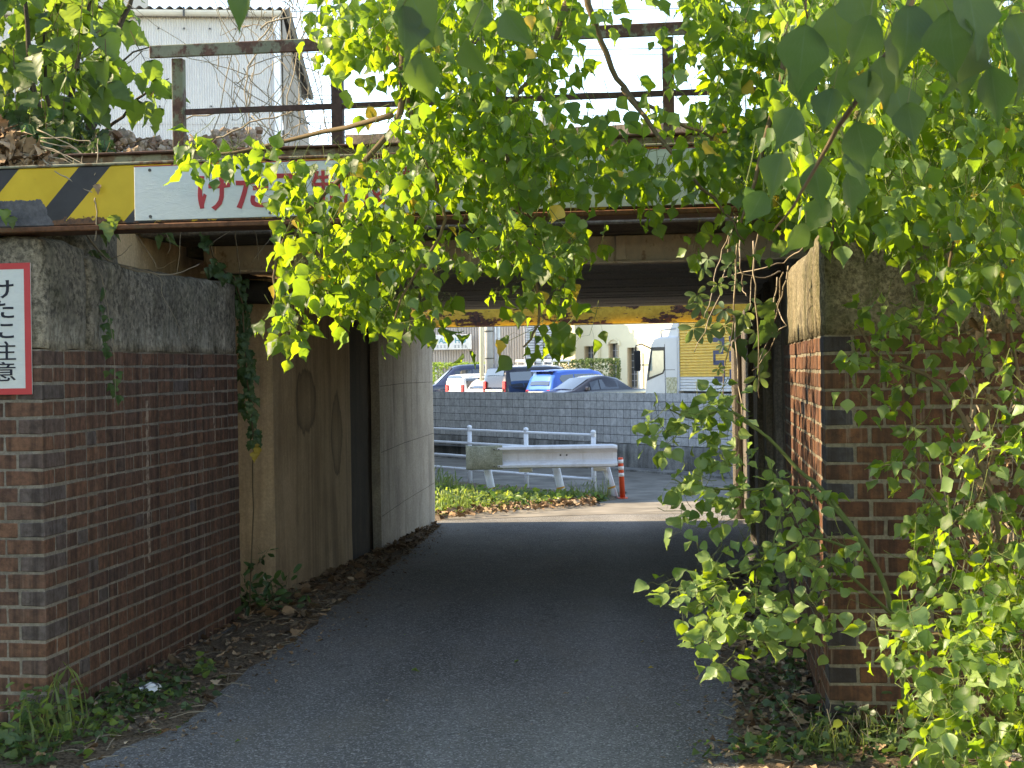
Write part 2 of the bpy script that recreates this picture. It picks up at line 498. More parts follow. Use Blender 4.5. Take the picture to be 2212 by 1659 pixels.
def far_yellow():
    m = NT('worn_yellow')
    o = m.pos(obj=True)
    a = m.noise(m.pos((.7, 1, 2.2), (3, 1, 5)), 4.2, 6, .6)
    b = m.noise(m.pos(), 22, 5, .7)
    f = m.math('ADD', m.math('MULTIPLY', a, .75), m.math('MULTIPLY', b, .25))
    dark = m.mix(m.ramp(b, [(.4, 0.0), (.62, 1.0)]), (.03, .02, .022), (.13, .05, .025))
    yel = m.mix(m.ramp(b, [(.35, 0.0), (.65, 1.0)]), (.50, .30, .035), (.66, .43, .06))
    return m.fin(m.mix(m.ramp(f, [(.505, 0.0), (.53, 1.0)]), yel, dark), .6, .3)
M['far_yellow'] = far_yellow()
def signwhite():
    m = NT('sign_white')
    w = m.noise(m.pos((1, 1, 3), (2, 9, 4)), 14, 6, .7, 1.2)
    col = m.mix(m.ramp(w, [(.35, 0.0), (.65, .5)]), (.60, .64, .62), (.50, .54, .53))
    m.bump(w, .35, .006)
    return m.fin(col, .4, .4)
M['sign_white'] = signwhite()
M['red'] = plain('sign_red', (.46, .035, .045), .5, .35)
M['red_frame'] = plain('sign_red_frame', (.55, .05, .055), .45, .4)
M['ink'] = plain('sign_ink', (.015, .02, .035), .5, .3)
M['bolt'] = plain('bolt_steel', (.07, .07, .07), .4, .5, .6)
M['white_metal'] = plain('white_painted_metal', (.72, .74, .77), .4, .45, 0, .1)
M['rail_white'] = concrete('rail_white', (.72, .73, .75), (.66, .66, .67), streak=.45, light=0, speck=.12, dark=(.32, .27, .22), thr=.58, bump=.1)
M['galv'] = plain('galvanised', (.62, .64, .68), .35, .5, .4, .15)
M['white'] = plain('white_paint', (.78, .78, .76), .5, .4)
M['orange'] = plain('delineator_orange', (.78, .09, .03), .45, .4)
M['tape'] = plain('orange_tape', (.7, .33, .05), .5, .3)
M['endcap'] = concrete('mottled_buffer', (.42, .42, .34), (.30, .31, .23), streak=.15, light=.2, speck=.6, dark=(.12, .12, .06), moss=.25, bump=.3)  # grey green base with dark specks and green mottling
M['block'] = None
def blockm():
    m = NT('concrete_block')
    c = m.ramp(m.rand(), [(0, (.48, .475, .465)), (.5, (.55, .545, .535)), (1, (.62, .615, .605))])
    nz = m.noise(m.pos(), 14, 5, .7)
    c = m.mix(m.math('MULTIPLY', m.ramp(nz, [(.4, 1.0), (.6, 0.0)]), .35), c, (.12, .12, .12))
    m.bump(nz, .3, .006)
    return m.fin(c, .9, .15)
M['block'] = blockm()
M['joint'] = plain('block_joint', (.10, .10, .10), .95, .1)
M['footing'] = concrete('wall_footing', (.45, .44, .41), (.34, .33, .31), streak=.85, light=.5, speck=.5, dark=(.06, .058, .052), thr=.5, bump=.3)
# ================================================================== SETTING
def ground_sheet(name, xs, ys, zoff, mat, kind='structure', jitter=0.0):
    mb = MB()
    vv = [(x, y, gz(y) + zoff) for y in ys for x in xs]
    nx = len(xs)
    ff = [[j*nx + i, j*nx + i + 1, (j+1)*nx + i + 1, (j+1)*nx + i] for j in range(len(ys)-1) for i in range(nx-1)]
    mb.add(vv, ff)
    o = mb.build(name, mat)
    tag(o, kind=kind)
    return o
ground_sheet('ground', [-300, -20, 0, 20, 300], [-60, -5, 0, 5, 9, 14, 20, 40, 120, 900], -0.012, M['earth'])
# the lane: a strip that follows the walls, then opens out behind the bridge
mb = MB()
edge = [(-8, -3.2, 2.6), (3, -2.6, 2.2), (5.2, -2.15, 2.0), (6, -1.9, 1.9), (9, -1.5, 1.75), (12, -1.35, 2.1), (14, -1.15, 2.4), (17.3, -.95, 2.75), (18.2, -4, 6), (20, -7, 12), (24, -9, 16), (36, -14, 26)]
prev = None
for y, a, b in edge:
    cur = [(a + (b - a) * k / 6, y, gz(y)) for k in range(7)]
    if prev:
        for k in range(6): mb.quad(prev[k], prev[k+1], cur[k+1], cur[k])
    prev = cur
tag(mb.build('lane_asphalt', M['asphalt']), kind='structure')
mb = MB(); mb.add([(-5, 18.0, gz(18) + .004), (-.5, 18.0, gz(18) + .004), (1.2, 18.6, gz(18.6) + .004), (3.1, 18.3, gz(18.3) + .004), (12, 18.3, gz(18.3) + .004), (13, 20, -.491), (-9, 20, -.491), (30, 26, -.491), (-30, 42, -.491)], [[0, 1, 2, 3, 4, 5, 6], [6, 5, 7, 8]])  # paler asphalt sheet from the exit of the passage onward
tag(mb.build('pale_road', M['pale_asphalt']), kind='structure')

def strip(name, left, right, mat, z=0.02, n=10, amp=.03, seed=1):
    """soil strip between two ground polylines, raised and uneven"""
    r = random.Random(seed)
    mb = MB(); mb.smooth = True
    rows = []
    def samp(pl, f):
        k = f * (len(pl) - 1); i = min(int(k), len(pl) - 2); u = k - i
        return pl[i][0] * (1-u) + pl[i+1][0] * u, pl[i][1] * (1-u) + pl[i+1][1] * u
    N = 60
    for i in range(N + 1):
        a = samp(left, i / N); b = samp(right, i / N)
        row = []
        for j in range(n + 1):
            u = j / n
            x, y = a[0] * (1-u) + b[0] * u, a[1] * (1-u) + b[1] * u
            e = min(1.0, min(u, 1 - u) * 5)
            jx = mnoise.noise(Vector((x * 4, y * 4, seed))) * amp * 2.2
            h = (mnoise.noise(Vector((x * 9, y * 9, seed + 5))) * .5 + .5) * z + z * .35
            row.append((x + jx, y + jx, gz(y) - .006 + h * e))
        rows.append(row)
    vv = [p for row in rows for p in row]
    w = n + 1
    mb.add(vv, [[i*w + j, i*w + j + 1, (i+1)*w + j + 1, (i+1)*w + j] for i in range(N) for j in range(n)])
    return tag(mb.build(name, mat), kind='structure')
def gxy(px, py):
    p = G(px, py); return (p.x, p.y)
vl_in = [(S(-1.6, -1.6).x, S(-1.6, -1.6).y), (S(-1.1, -.5).x, S(-1.1, -.5).y), (S(-.25, -.05).x, S(-.25, -.05).y), (S(-.02, .8).x, S(-.02, .8).y), (S(-.02, 2.5).x, S(-.02, 2.5).y), (S(-.08, 3.5).x, S(-.08, 3.5).y), (S(-.1, 5.).x, S(-.1, 5.).y), gxy(770, 1215), gxy(825, 1190), gxy(935, 1135)]
vl_out = [(-1.2, 4.3), gxy(215, 1659), gxy(420, 1560), gxy(555, 1440), gxy(640, 1385), gxy(715, 1325), gxy(790, 1270), gxy(860, 1215), gxy(905, 1180), gxy(950, 1140)]
strip('verge_soil', vl_in, vl_out, M['soil'], .03, 12, .03, 3)
vr_out = [(S(4.4, -1.3).x, S(4.4, -1.3).y), (S(3.7, -.3).x, S(3.7, -.3).y), (S(3.15, 0).x, S(3.15, 0).y), (S(3.13, .9).x, S(3.13, .9).y), (S(3.13, 1.8).x, S(3.13, 1.8).y), (S(3.13, 3.2).x, S(3.13, 3.2).y), (S(3.13, 5).x, S(3.13, 5).y)]
vr_in = [(.75, 4.3), gxy(1560, 1655), gxy(1590, 1600), gxy(1585, 1500), gxy(1545, 1400), gxy(1540, 1310), gxy(1560, 1240)]
strip('verge_soil', vr_in, vr_out, M['soil'], .03, 12, .03, 8)
# planted bed beyond the bridge, behind the left abutment
bed_in = [gxy(1325, 1082), gxy(1230, 1093), gxy(1130, 1101), gxy(1040, 1110), gxy(945, 1128), (-2.2, 17.6)]
bed_out = [(1.75, 22.6), (1.1, 22.7), (.3, 23.8), (-.6, 25.0), (-1.6, 26.3), (-3.4, 27)]
strip('planted_bed', bed_out, bed_in, M['soil'], .05, 12, .05, 12)
# parking lot behind the block wall
mb = MB(); mb.add([(-4.7, 36.3, -.25), (6.3, 22.8, -.25), (60, 22.8, -.25), (60, 140, -.25), (-60, 140, -.25), (-60, 50, -.25)], [[0, 1, 2, 3, 4, 5]])
tag(mb.build('parking_lot', M['lot']), kind='structure')

# embankments on both sides of the passage
def embank(name, s0, s1, t0, t1, slope_front, zt, seed):
    mb = MB(); mb.smooth = True
    n1, n2 = 26, 22
    vs = []
    for i in range(n1 + 1):
        for j in range(n2 + 1):
            s = s0 + (s1 - s0) * i / n1; t = t0 + (t1 - t0) * j / n2
            z = zt + .12 * mnoise.noise(Vector((s * 1.3, t * 1.3, seed)))
            if j == 0: z = -.8
            if j == n2: z = -.9
            vs.append(S(s, t, z))
    w = n2 + 1
    fs = [[i*w + j, (i+1)*w + j, (i+1)*w + j + 1, i*w + j + 1] for i in range(n1) for j in range(n2)]
    mb.add(vs, fs)
    return tag(mb.build(name, M['earth']), kind='structure')
embank('embankment', -24, -.6, .25, 11.2, 0, 2.22, 2)
embank('embankment', 3.75, 26, .25, 11.6, 0, 2.2, 4)

# ================================================================== rough concrete
def rough(mb, f, a0, a1, b0, b1, z0, z1, da=.07, amp=.012, seed=0, topf=None, r=.02):
    """box in (a,b,z), cut into small cells whose corners wander; f maps to local coords"""
    bm = bmesh.new()
    def cuts(l): return max(1, int(abs(l) / da))
    na, nb, nz = cuts(a1 - a0), cuts(b1 - b0), cuts(z1 - z0)
    idx = {}
    def vert(i, j, k):
        if (i, j, k) in idx: return idx[i, j, k]
        a = a0 + (a1 - a0) * i / na; b = b0 + (b1 - b0) * j / nb; z = z0 + (z1 - z0) * k / nz
        if topf: z = z0 + (z - z0) * (topf(a, b) - z0) / (z1 - z0)
        # soften arrises
        e = (i in (0, na)) + (j in (0, nb)) + (k == nz)
        if e >= 2:
            ca, cb = (a0 + a1) / 2, (b0 + b1) / 2
            if i in (0, na): a += r * (.6 if a < ca else -.6)
            if j in (0, nb): b += r * (.6 if b < cb else -.6)
            if k == nz: z -= r * .7
        p = f(a, b, z)
        nv = mnoise.noise_vector(Vector(p) * 6 + Vector((seed, 0, 0))) * amp + mnoise.noise_vector(Vector(p) * 19 + Vector((seed, 0, 0))) * amp * .5
        idx[i, j, k] = bm.verts.new(Vector(p) + nv)
        return idx[i, j, k]
    def face(*q):
        try: bm.faces.new([vert(*x) for x in q])
        except ValueError: pass
    for i in range(na):
        for k in range(nz):
            face((i,0,k),(i+1,0,k),(i+1,0,k+1),(i,0,k+1)); face((i,nb,k),(i,nb,k+1),(i+1,nb,k+1),(i+1,nb,k))
    for j in range(nb):
        for k in range(nz):
            face((0,j,k),(0,j,k+1),(0,j+1,k+1),(0,j+1,k)); face((na,j,k),(na,j+1,k),(na,j+1,k+1),(na,j,k+1))
    for i in range(na):
        for j in range(nb):
            face((i,j,nz),(i+1,j,nz),(i+1,j+1,nz),(i,j+1,nz)); face((i,j,0),(i,j+1,0),(i+1,j+1,0),(i+1,j,0))
    bmesh.ops.recalc_face_normals(bm, faces=bm.faces[:])
    bm.verts.index_update()
    sm = mb.smooth; mb.smooth = True
    mb.add([v.co for v in bm.verts], [[v.index for v in fc.verts] for fc in bm.faces])
    mb.smooth = sm
    bm.free()

# ================================================================== BRICK PIERS
CO = 0.0698
def brick_mesh(name, L, D, H, mat, seed):
    r = random.Random(seed)
    bm = bmesh.new()
    bmesh.ops.create_cube(bm, size=1)
    for v in bm.verts:
        v.co = Vector((v.co.x * L + r.uniform(-.0025, .0025), v.co.y * D + r.uniform(-.0015, .0015), v.co.z * H + r.uniform(-.002, .002)))
    bmesh.ops.bevel(bm, geom=bm.edges[:], offset=.004, segments=1, profile=.5, affect='EDGES')
    me = bpy.data.meshes.new(name)
    bm.to_mesh(me); bm.free()
    me.materials.append(mat)
    return me
def pier(name, label, s0, t0, sg, A, B, courses, mats, capf, parent_rz=True, seed=1, amax=None):
    root = empty(name, S(s0, t0, 0), -YAW)
    tag(root, label, 'wall', 'brick wing walls of the railway underpass')
    r = random.Random(seed)
    ztop = courses * CO
    mb = MB()
    D0 = .003
    f = lambda a, b, z: Vector((sg * a, b, z))
    mb.box(min(sg*D0, sg*A), D0, -.3, max(sg*D0, sg*A), B - D0, ztop)
    mb.build('mortar', M['mortar'] if sg < 0 else M['mortar_r'], root)
    JT = .0075 if sg < 0 else .0105
    JH = .0095 if sg < 0 else .0105
    meshes = {}
    def get(L, D, H, black=False):
        k = (round(L, 3), round(D, 3), black, r.randrange(3))
        if k not in meshes:
            meshes[k] = brick_mesh('brick', L, D, H, mats[1] if black else mats[0], len(meshes) + seed * 31)
        return meshes[k]
    items = []   # (mesh, matrix)
    H = CO - JH
    for c in range(courses):
        zc = (c + .5) * CO
        hdr = c % 2 == (courses + 1) % 2      # header course on the front
        ca, cb = (.105, .215) if hdr else (.16, .105)
        blk = hdr and r.random() < .93
        me = get(ca, cb, H, blk)
        items.append((me, Matrix.Translation(f(ca/2, cb/2, zc)) , 0))
        # front
        a = ca + JT
        L = .1 if hdr else .208
        while a < min(A, amax or A) - .02:
            l2 = L + r.uniform(-.004, .004)
            d = r.uniform(-.0014, .0012)
            items.append((get(l2 if False else L, .05, H), Matrix.Translation(f(a + L/2, .025 + d, zc + r.uniform(-.0015, .0015))) @ Matrix.Rotation(r.uniform(-.003, .003), 4, 'Z'), 0))
            a += L + JT
        # side
        b = cb + JT
        L = .208 if hdr else .1
        while b < B - .02:
            LL = min(L, B - b)
            if LL < .02: break
            d = r.uniform(-.0014, .0012)
            LL = round(LL, 2) if LL < L else L
            M4 = Matrix.Translation(f(.025 + d, b + LL/2, zc + r.uniform(-.002, .002))) @ Matrix.Rotation(math.pi/2 + r.uniform(-.003, .003), 4, 'Z')
            items.append((get(LL, .05, H, r.random() < .03), M4, 1))
            b += LL + JT
    base = Matrix.Translation(S(s0, t0, 0)) @ Matrix.Rotation(-YAW, 4, 'Z')
    def size(it):
        p = base @ it[1].translation
        px = p.x / max(p.y, .1) * FPX + CX
        vis = 1 if -40 < px < 2260 else .02
        L = it[0].vertices[0].co.length
        ob = 1.0 if it[2] == 0 else .35
        return -vis * ob * L / p.y
    items.sort(key=size)
    for me, m4, _ in items[:300]:
        o = bpy.data.objects.new('brick', me)
        o.parent = root; o.matrix_local = m4
        COL.objects.link(o)
    if items[300:]:
        mb = MB()
        bmv = {}
        for me, m4, _ in items[300:]:
            mb.cur = 1 if me.materials[0] == mats[1] else 0
            mb.add([m4 @ v.co for v in me.vertices], [list(p.vertices) for p in me.polygons])
        o = mb.build('bricks', mats, root); o['kind'] = 'stuff'
    capf(root, f, ztop)
    return root
def cap_left(root, f, zt):
    mb = MB()
    ev = lambda a, b: 1.945 + .012 * math.sin(b * 3) - .02 * max(0, b - 1.9)
    rough(mb, f, -.004, .36, .46, 2.56, zt, 1.945, .05, .011, 3, ev, .02)
    rough(mb, f, -.002, 1.6, -.004, .49, zt, 2.0, .05, .015, 5, None, .025)
    mb.build('concrete_cap', M['conc_cap'], root)
def cap_right(root, f, zt):
    mb = MB()
    rough(mb, f, -.004, .36, .50, 2.72, zt, 1.955, .06, .009, 13, lambda a, b: 1.955 + .01 * math.sin(b * 4), .04)
    rough(mb, f, -.004, 1.9, -.006, .16, zt, 2.0, .06, .010, 15, None, .03)
    rough(mb, f, .012, .5, .165, .28, zt, 2.0, .06, .005, 17, None, .02)
    rough(mb, f, -.004, .5, .285, .51, zt, 2.0, .06, .008, 19, lambda a, b: 2.0 if b < .4 else 1.96, .03)
    mb.build('concrete_cap', M['conc_capr'], root)
pl = pier('brick_wing_wall', 'dark brown brick wing wall with grey concrete cap on the left of the lane', 0, 0, -1, 1.6, 2.552, 22, [M['brick_l'], M['brick_grey']], cap_left, seed=3)
RS, RT = 3.112, .02
pr = pier('brick_wing_wall', 'red brown brick wing wall half hidden by shrubs on the right of the lane', RS, RT, 1, 1.9, 2.72, 22, [M['brick_r'], M['brick_black']], cap_right, seed=9)

# ================================================================== CONCRETE ABUTMENTS
def wallprism(mb, pts, z0, z1, back, cut=.25, amp=.006, seed=0):
    """wall following plan points pts (s,t); back = offset to the hidden side"""
    P = []
    for (a, b) in zip(pts[:-1], pts[1:]):
        n = max(1, int(math.hypot(b[0]-a[0], b[1]-a[1]) / cut))
        for i in range(n): P.append((a[0] + (b[0]-a[0]) * i / n, a[1] + (b[1]-a[1]) * i / n))
    P.append(pts[-1])
    nz = int((z1 - z0) / cut)
    vs = []
    for s, t in P:
        for k in range(nz + 1):
            z = z0 + (z1 - z0) * k / nz
            d = mnoise.noise(Vector((s * 3, t * 3, z * 3 + seed))) * amp
            vs.append(S(s + d, t, z))
    w = nz + 1
    fs = [[i*w + k, (i+1)*w + k, (i+1)*w + k + 1, i*w + k + 1] for i in range(len(P)-1) for k in range(nz)]
    mb.add(vs, fs)
    # back and top
    bs = [S(s + back, t, z) for s, t in (pts[0], pts[-1]) for z in (z0, z1)]
    mb.add(bs, [[0, 1, 3, 2]])
    tops = [S(s, t, z1) for s, t in P] + [S(pts[-1][0] + back, pts[-1][1], z1), S(pts[0][0] + back, pts[0][1], z1)]
    mb.add(tops, [list(range(len(tops)))])
sC0 = toS(G(597, 1295)); sC7 = toS(G(762, 1216)); sC8 = toS(G(825, 1187)); sC1 = toS(G(940, 1130))
mb = MB()
wallprism(mb, [(-.62, sC0[1]), (sC0[0], sC0[1]), (sC7[0], sC7[1])], -.9, 2.02, -.4, .25, .006, 2)
root = empty('concrete_abutment', S(sC0[0], sC0[1]), 0)
tag(root, 'brown stained concrete abutment wall beyond the left brick wall', 'wall')
root_m = root.matrix_basis.inverted()
def adopt(o, root):
    o.parent = root; o.matrix_parent_inverse = Matrix.Translation(-Vector(root.location)); return o
adopt(mb.build('wall', M['conc_brown']), root)
mb = MB()
wallprism(mb, [(sC7[0] - .002, sC7[1] + .002), (sC7[0] - .09, sC7[1] + .01), (sC8[0] - .08, sC8[1] - .005)], -.9, 2.01, -.4, .25, .006, 3)
adopt(mb.build('construction_joint', M['joint_stain']), root)
mb = MB()
rough(mb, lambda a, b, z: S(a, b, z), -.60, .02, sC0[1] - .35, sC0[1] - .01, 1.86, 2.0, .08, .01, 4, None, .02)
adopt(mb.build('bearing_block', M['stone_dark']), root)
# recess behind the wing wall
mb = MB()
wallprism(mb, [(-.46, .42), (-.46, sC0[1])], -.3, 2.3, -.2, .25, .01, 5)
adopt(mb.build('recessed_wall', M['conc_brown']), root)
mb = MB()
rough(mb, lambda a, b, z: S(a, b, z), -.45, -.2, .9, 1.35, 1.8, 2.2, .08, .012, 24, None, .03)
adopt(mb.build('concrete_stub', M['conc_cap']), root)
mb = MB()
wallprism(mb, [(sC8[0] - .08, sC8[1]), (sC8[0], sC8[1]), (sC1[0], sC1[1]), (sC1[0] - 2.2, sC1[1] + .05)], -1.2, 1.98, -.5, .25, .006, 7)
# formwork joint lines as shallow ledges
root2 = empty('concrete_abutment', S(sC8[0], sC8[1]), 0)
tag(root2, 'paler grey board marked concrete abutment at the far left end of the passage', 'wall')
adopt(mb.build('wall', M['conc_grey']), root2)
mb = MB()
for z in (.1, .68, 1.28):
    p0, p1 = S(sC8[0] + .003, sC8[1] + .01, z), S(sC1[0] + .003, sC1[1] - .01, z)
    mb.tube([p0, p0 * .62 + p1 * .38 + Vector((0, 0, .012)), p1], .002, 4)
for t in ():
    s_ = sC8[0] + (sC1[0] - sC8[0]) * t; t_ = sC8[1] + (sC1[1] - sC8[1]) * t
    mb.tube([S(s_ + .002, t_, -.3), S(s_ + .002, t_, 1.9)], .003, 4)
adopt(mb.build('formwork_seam', M['stone_dark']), root2)
# right side of the passage
sRf = toS(G(1606, 1118))
root3 = empty('concrete_abutment', S(3.12, 2.85), 0)
tag(root3, 'dark streaked concrete abutment on the right side of the passage', 'wall')
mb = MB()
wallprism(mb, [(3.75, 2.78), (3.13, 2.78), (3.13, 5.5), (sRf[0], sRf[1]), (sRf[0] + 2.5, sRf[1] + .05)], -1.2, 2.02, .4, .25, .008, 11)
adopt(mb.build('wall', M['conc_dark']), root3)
for t in (3.3, 4.6, 6.2, 8.2):
    mb = MB()
    ss = 3.13 + (sRf[0] - 3.13) * max(0, (t - 5.5)) / (sRf[1] - 5.5)
    rough(mb, lambda a, b, z: S(a, b, z), ss - .05, ss + .05, t, t + .3, -.6, 2.0, .25, .006, int(t * 10), None, .015)
    adopt(mb.build('pilaster', M['conc_dark']), root3)
mb = MB()
mb.tube([S(sRf[0] - .06, sRf[1] - .25, -.4), S(sRf[0] - .06, sRf[1] - .25, 1.9)], .06, 10)
adopt(mb.build('drain_pipe', M['conc_dark']), root3)

# ================================================================== BRIDGE
BR = empty('railway_bridge', BO, -YAW)
tag(BR, 'low railway bridge with hazard striped girder and rusty railing over the lane', 'bridge')
def bpart(mb, name, mat): return mb.build(name, mat, BR)
ZG0, ZG1 = 2.028, 2.262
mb = MB(); mb.bbox(-1.9, -.05, ZG0, 5.2, -.02, ZG1, .004); bpart(mb, 'front_girder', M['stripes'])
mb = MB(); mb.bbox(-1.9, -.062, 2.004, 5.2, .12, 2.026, .004); bpart(mb, 'bottom_flange', M['rust'])
mb = MB(); mb.bbox(-1.9, -.056, ZG1 + .001, 5.2, .05, ZG1 + .012, .003); bpart(mb, 'top_flange', M['ledge'])
mb = MB(); mb.bbox(.12, .055, 2.24, 5.2, .16, 2.318, .006); bpart(mb, 'ledge_angle', M['ledge'])
mb = MB(); mb.bbox(.10, .03, 2.319, 5.2, .20, 2.328, .003); bpart(mb, 'ledge_plate', M['rail_mid'])
# railing
for i, s in enumerate((.563, 1.222, 1.88, 2.54, 3.2, 3.86, 4.5)):
    mb = MB()
    mb.bbox(s - .022, .07, 2.33, s + .022, .078, 2.705, .002)
    mb.bbox(s + .014, .079, 2.33, s + .022, .115, 2.705, .002)
    bpart(mb, 'railing_post', M['post'] if i != 1 else M['rail_mid'])
mb = MB(); mb.bbox(.455, .05, 2.706, 5.2, .066, 2.757, .003); mb.bbox(.455, .0665, 2.75, 5.2, .115, 2.758, .002); bpart(mb, 'top_rail', M['rail_top'])
mb = MB(); mb.bbox(.59, .082, 2.476, 5.2, .09, 2.50, .002); mb.bbox(.59, .0905, 2.492, 5.2, .12, 2.5, .002); bpart(mb, 'mid_rail', M['rail_mid'])
# deck, stopped short front and back so light drops through the gaps
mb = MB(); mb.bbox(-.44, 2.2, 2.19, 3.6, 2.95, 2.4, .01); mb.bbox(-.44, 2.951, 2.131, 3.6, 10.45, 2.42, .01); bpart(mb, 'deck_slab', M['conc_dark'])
mb = MB(); mb.bbox(-.30, 2.86, 2.022, 3.35, 2.948, 2.186, .006); mb.bbox(-.3, 2.80, 2.020, 3.35, 2.859, 2.035, .004); bpart(mb, 'cross_girder', M['girder_brown'])
for s in (-.25, .95, 2.2, 3.3):
    mb = MB(); mb.bbox(s - .03, 2.845, 2.04, s + .03, 2.858, 2.184, .003); bpart(mb, 'stiffener', M['girder_brown'])
mb = MB()
t = 3.0
rr = random.Random(5)
while t < 10.3:
    w = rr.choice((.22, .24, .26, .3))
    gap = .03 if abs(t - 5.6) > .2 else .1
    mb.bbox(-.30, t, 2.072 + rr.uniform(0, .012), 3.3, min(t + w - .012, 10.45), 2.13, .006)
    t += w + gap * .4
o = bpart(mb, 'ceiling_boards', M['board']); o['kind'] = 'stuff'
fg = toS(W(1000, 708, 17.9))
mb = MB(); mb.bbox(-1.5, 11.3, 1.925, 4.6, 11.34, 2.22, .004); mb.bbox(-1.5, 11.24, 1.912, 4.6, 11.4, 1.923, .003); bpart(mb, 'far_girder', M['far_yellow'])
mb = MB()
rough(mb, lambda a, b, z: Vector((a, b, z)), .72, 5.4, 2.22, 2.45, 2.38, 2.735, .12, .012, 30, None, .02)
bpart(mb, 'concrete_parapet', M['parapet'])

# sign on the girder
sg0 = toS(W(300, 365, 5.93))[0]; sg1 = 2.80
SG = empty('warning_sign', S((sg0 + sg1) / 2, -.054, 2.145), -YAW)
tag(SG, 'long white board with red Japanese lettering fixed along the bridge girder', 'sign')
hw = (sg1 - sg0) / 2
mb = MB(); mb.bbox(-hw, -.004, -.107, hw, 0, .107, .0015); mb.build('panel', M['sign_white'], SG)
mb = MB(); mb.box(-hw, -.0055, .1072, hw, -.001, .110); mb.build('edge_strip', M['red'], SG)
for ps in (326, 594, 861, 1128, 1396):
    x = toS(W(ps, 373, 5.88))[0] - (sg0 + sg1) / 2
    for z in (.092, -.092):
        mb = MB(); mb.tube([(x, -.003, z), (x, -.0085, z)], .0065, 8); mb.build('bolt', M['bolt'], SG)
def text_mesh(body, size, off=.0, ext=.0008):
    c = bpy.data.curves.new('lettering', 'FONT')
    c.body = body; c.size = size; c.extrude = ext; c.offset = off; c.align_x = 'CENTER'; c.resolution_u = 3
    o = bpy.data.objects.new('tmp', c); COL.objects.link(o)
    dg = bpy.context.evaluated_depsgraph_get()
    me = bpy.data.meshes.new_from_object(o.evaluated_get(dg))
    bpy.data.objects.remove(o)
    xs = [v.co.x for v in me.vertices]; ys = [v.co.y for v in me.vertices]
    cx = 0
    for v in me.vertices: v.co = Vector((v.co.x, 0 + v.co.z, v.co.y))
    return me
def letter(ch, size, mat, parent, x, z, off, sx=1.0, y=-.0062, name='character'):
    me = text_mesh(ch, size, off)
    xs = [v.co.x for v in me.vertices]; zs = [v.co.z for v in me.vertices]
    for v in me.vertices:
        v.co.x = (v.co.x - (min(xs) + max(xs)) / 2) * sx
        v.co.z = v.co.z - .36 * size
    me.materials.clear(); me.materials.append(mat)
    o = link(name, me, parent, (x, y, z))
    return o
for i, ch in enumerate('けた下制限高'):
    x = toS(W(475 + 83 * i, 420, 5.93 - .011 * i))[0] - (sg0 + sg1) / 2
    letter(ch, .158, M['red'], SG, x + .008, -.006, .003 if i < 3 else .0012)

# upright sign on the pier
a = W(63, 567, 5.97); b = W(63, 853, 5.97)
sx1 = toS(a)[0]; wz0, wz1 = b.z + .002, a.z
SV = empty('warning_sign', S(sx1 - .125, -.014, (wz0 + wz1) / 2), -YAW)
tag(SV, 'upright white board with red border and black Japanese lettering on the left wall', 'sign')
hz = (wz1 - wz0) / 2
mb = MB(); mb.bbox(-.125, -.002, -hz, .125, .004, hz, .001); mb.build('panel', M['sign_white'], SV)
mb = MB()
for q in ((-.125, -hz, -.098, hz), (.098, -hz, .125, hz), (-.0979, hz - .025, .0979, hz), (-.0979, -hz, .0979, -hz + .025)):
    mb.box(q[0], -.0035, q[1], q[2], -.0021, q[3])
mb.build('border', M['red_frame'], SV)
for i, ch in enumerate('けたに注意'):
    letter(ch, .084, M['ink'], SV, .004, hz - .105 - .084 * i, .0012 if i < 3 else .0004, 1.42, -.0035)

# unseen pale wall, added right of the lane to bounce sun leftwards
gwl = plain('bounce_wall_render', (.62, .57, .48), .85, .2, 0, .1, 1.0)
GW = empty('bounce_wall', (3.3, 0, 0)); tag(GW, 'unseen pale wall added right of the lane to bounce sunlight', 'wall')
mb = MB(); mb.bbox(-.1, -9, -.1, .1, 4.2, 2.3, .01); mb.build('wall', gwl, GW)
mb = MB(); mb.bbox(-.16, -9.05, 2.302, .16, 4.25, 2.38, .015); mb.build('coping', M['conc_cap'], GW)
# ================================================================== CORRUGATED WAREHOUSE
def corr(mb, p0, ux, w, z0, z1, pitch, amp, nrm, rows=1, n=6):
    """corrugated sheet from p0 along ux"""
    N = int(w / pitch * n)
    vs = []
    for i in range(N + 1):
        x = w * i / N
        d = math.cos(2 * math.pi * x / pitch) * amp
        for z in (z0, z1):
            q = p0 + ux * x + nrm * d; vs.append((q.x, q.y, z))
    mb.add(vs, [[2*i, 2*i+2, 2*i+3, 2*i+1] for i in range(N)])
M['sheet'] = concrete('corrugated_sheet', (.66, .66, .66), (.60, .60, .61), streak=.05, light=.1, speck=.1, dark=(.25, .22, .18), bump=.05)
M['sheet_side'] = concrete('corrugated_sheet_darker', (.42, .40, .37), (.34, .32, .3), streak=.4, light=.1, speck=.2, dark=(.15, .12, .1), bump=.05)  # side sheets darker and more streaked than the front
M['gutter'] = plain('gutter_plastic', (.68, .66, .60), .5, .3)
M['roof_sheet'] = plain('roof_sheet', (.22, .22, .22), .8, .2)
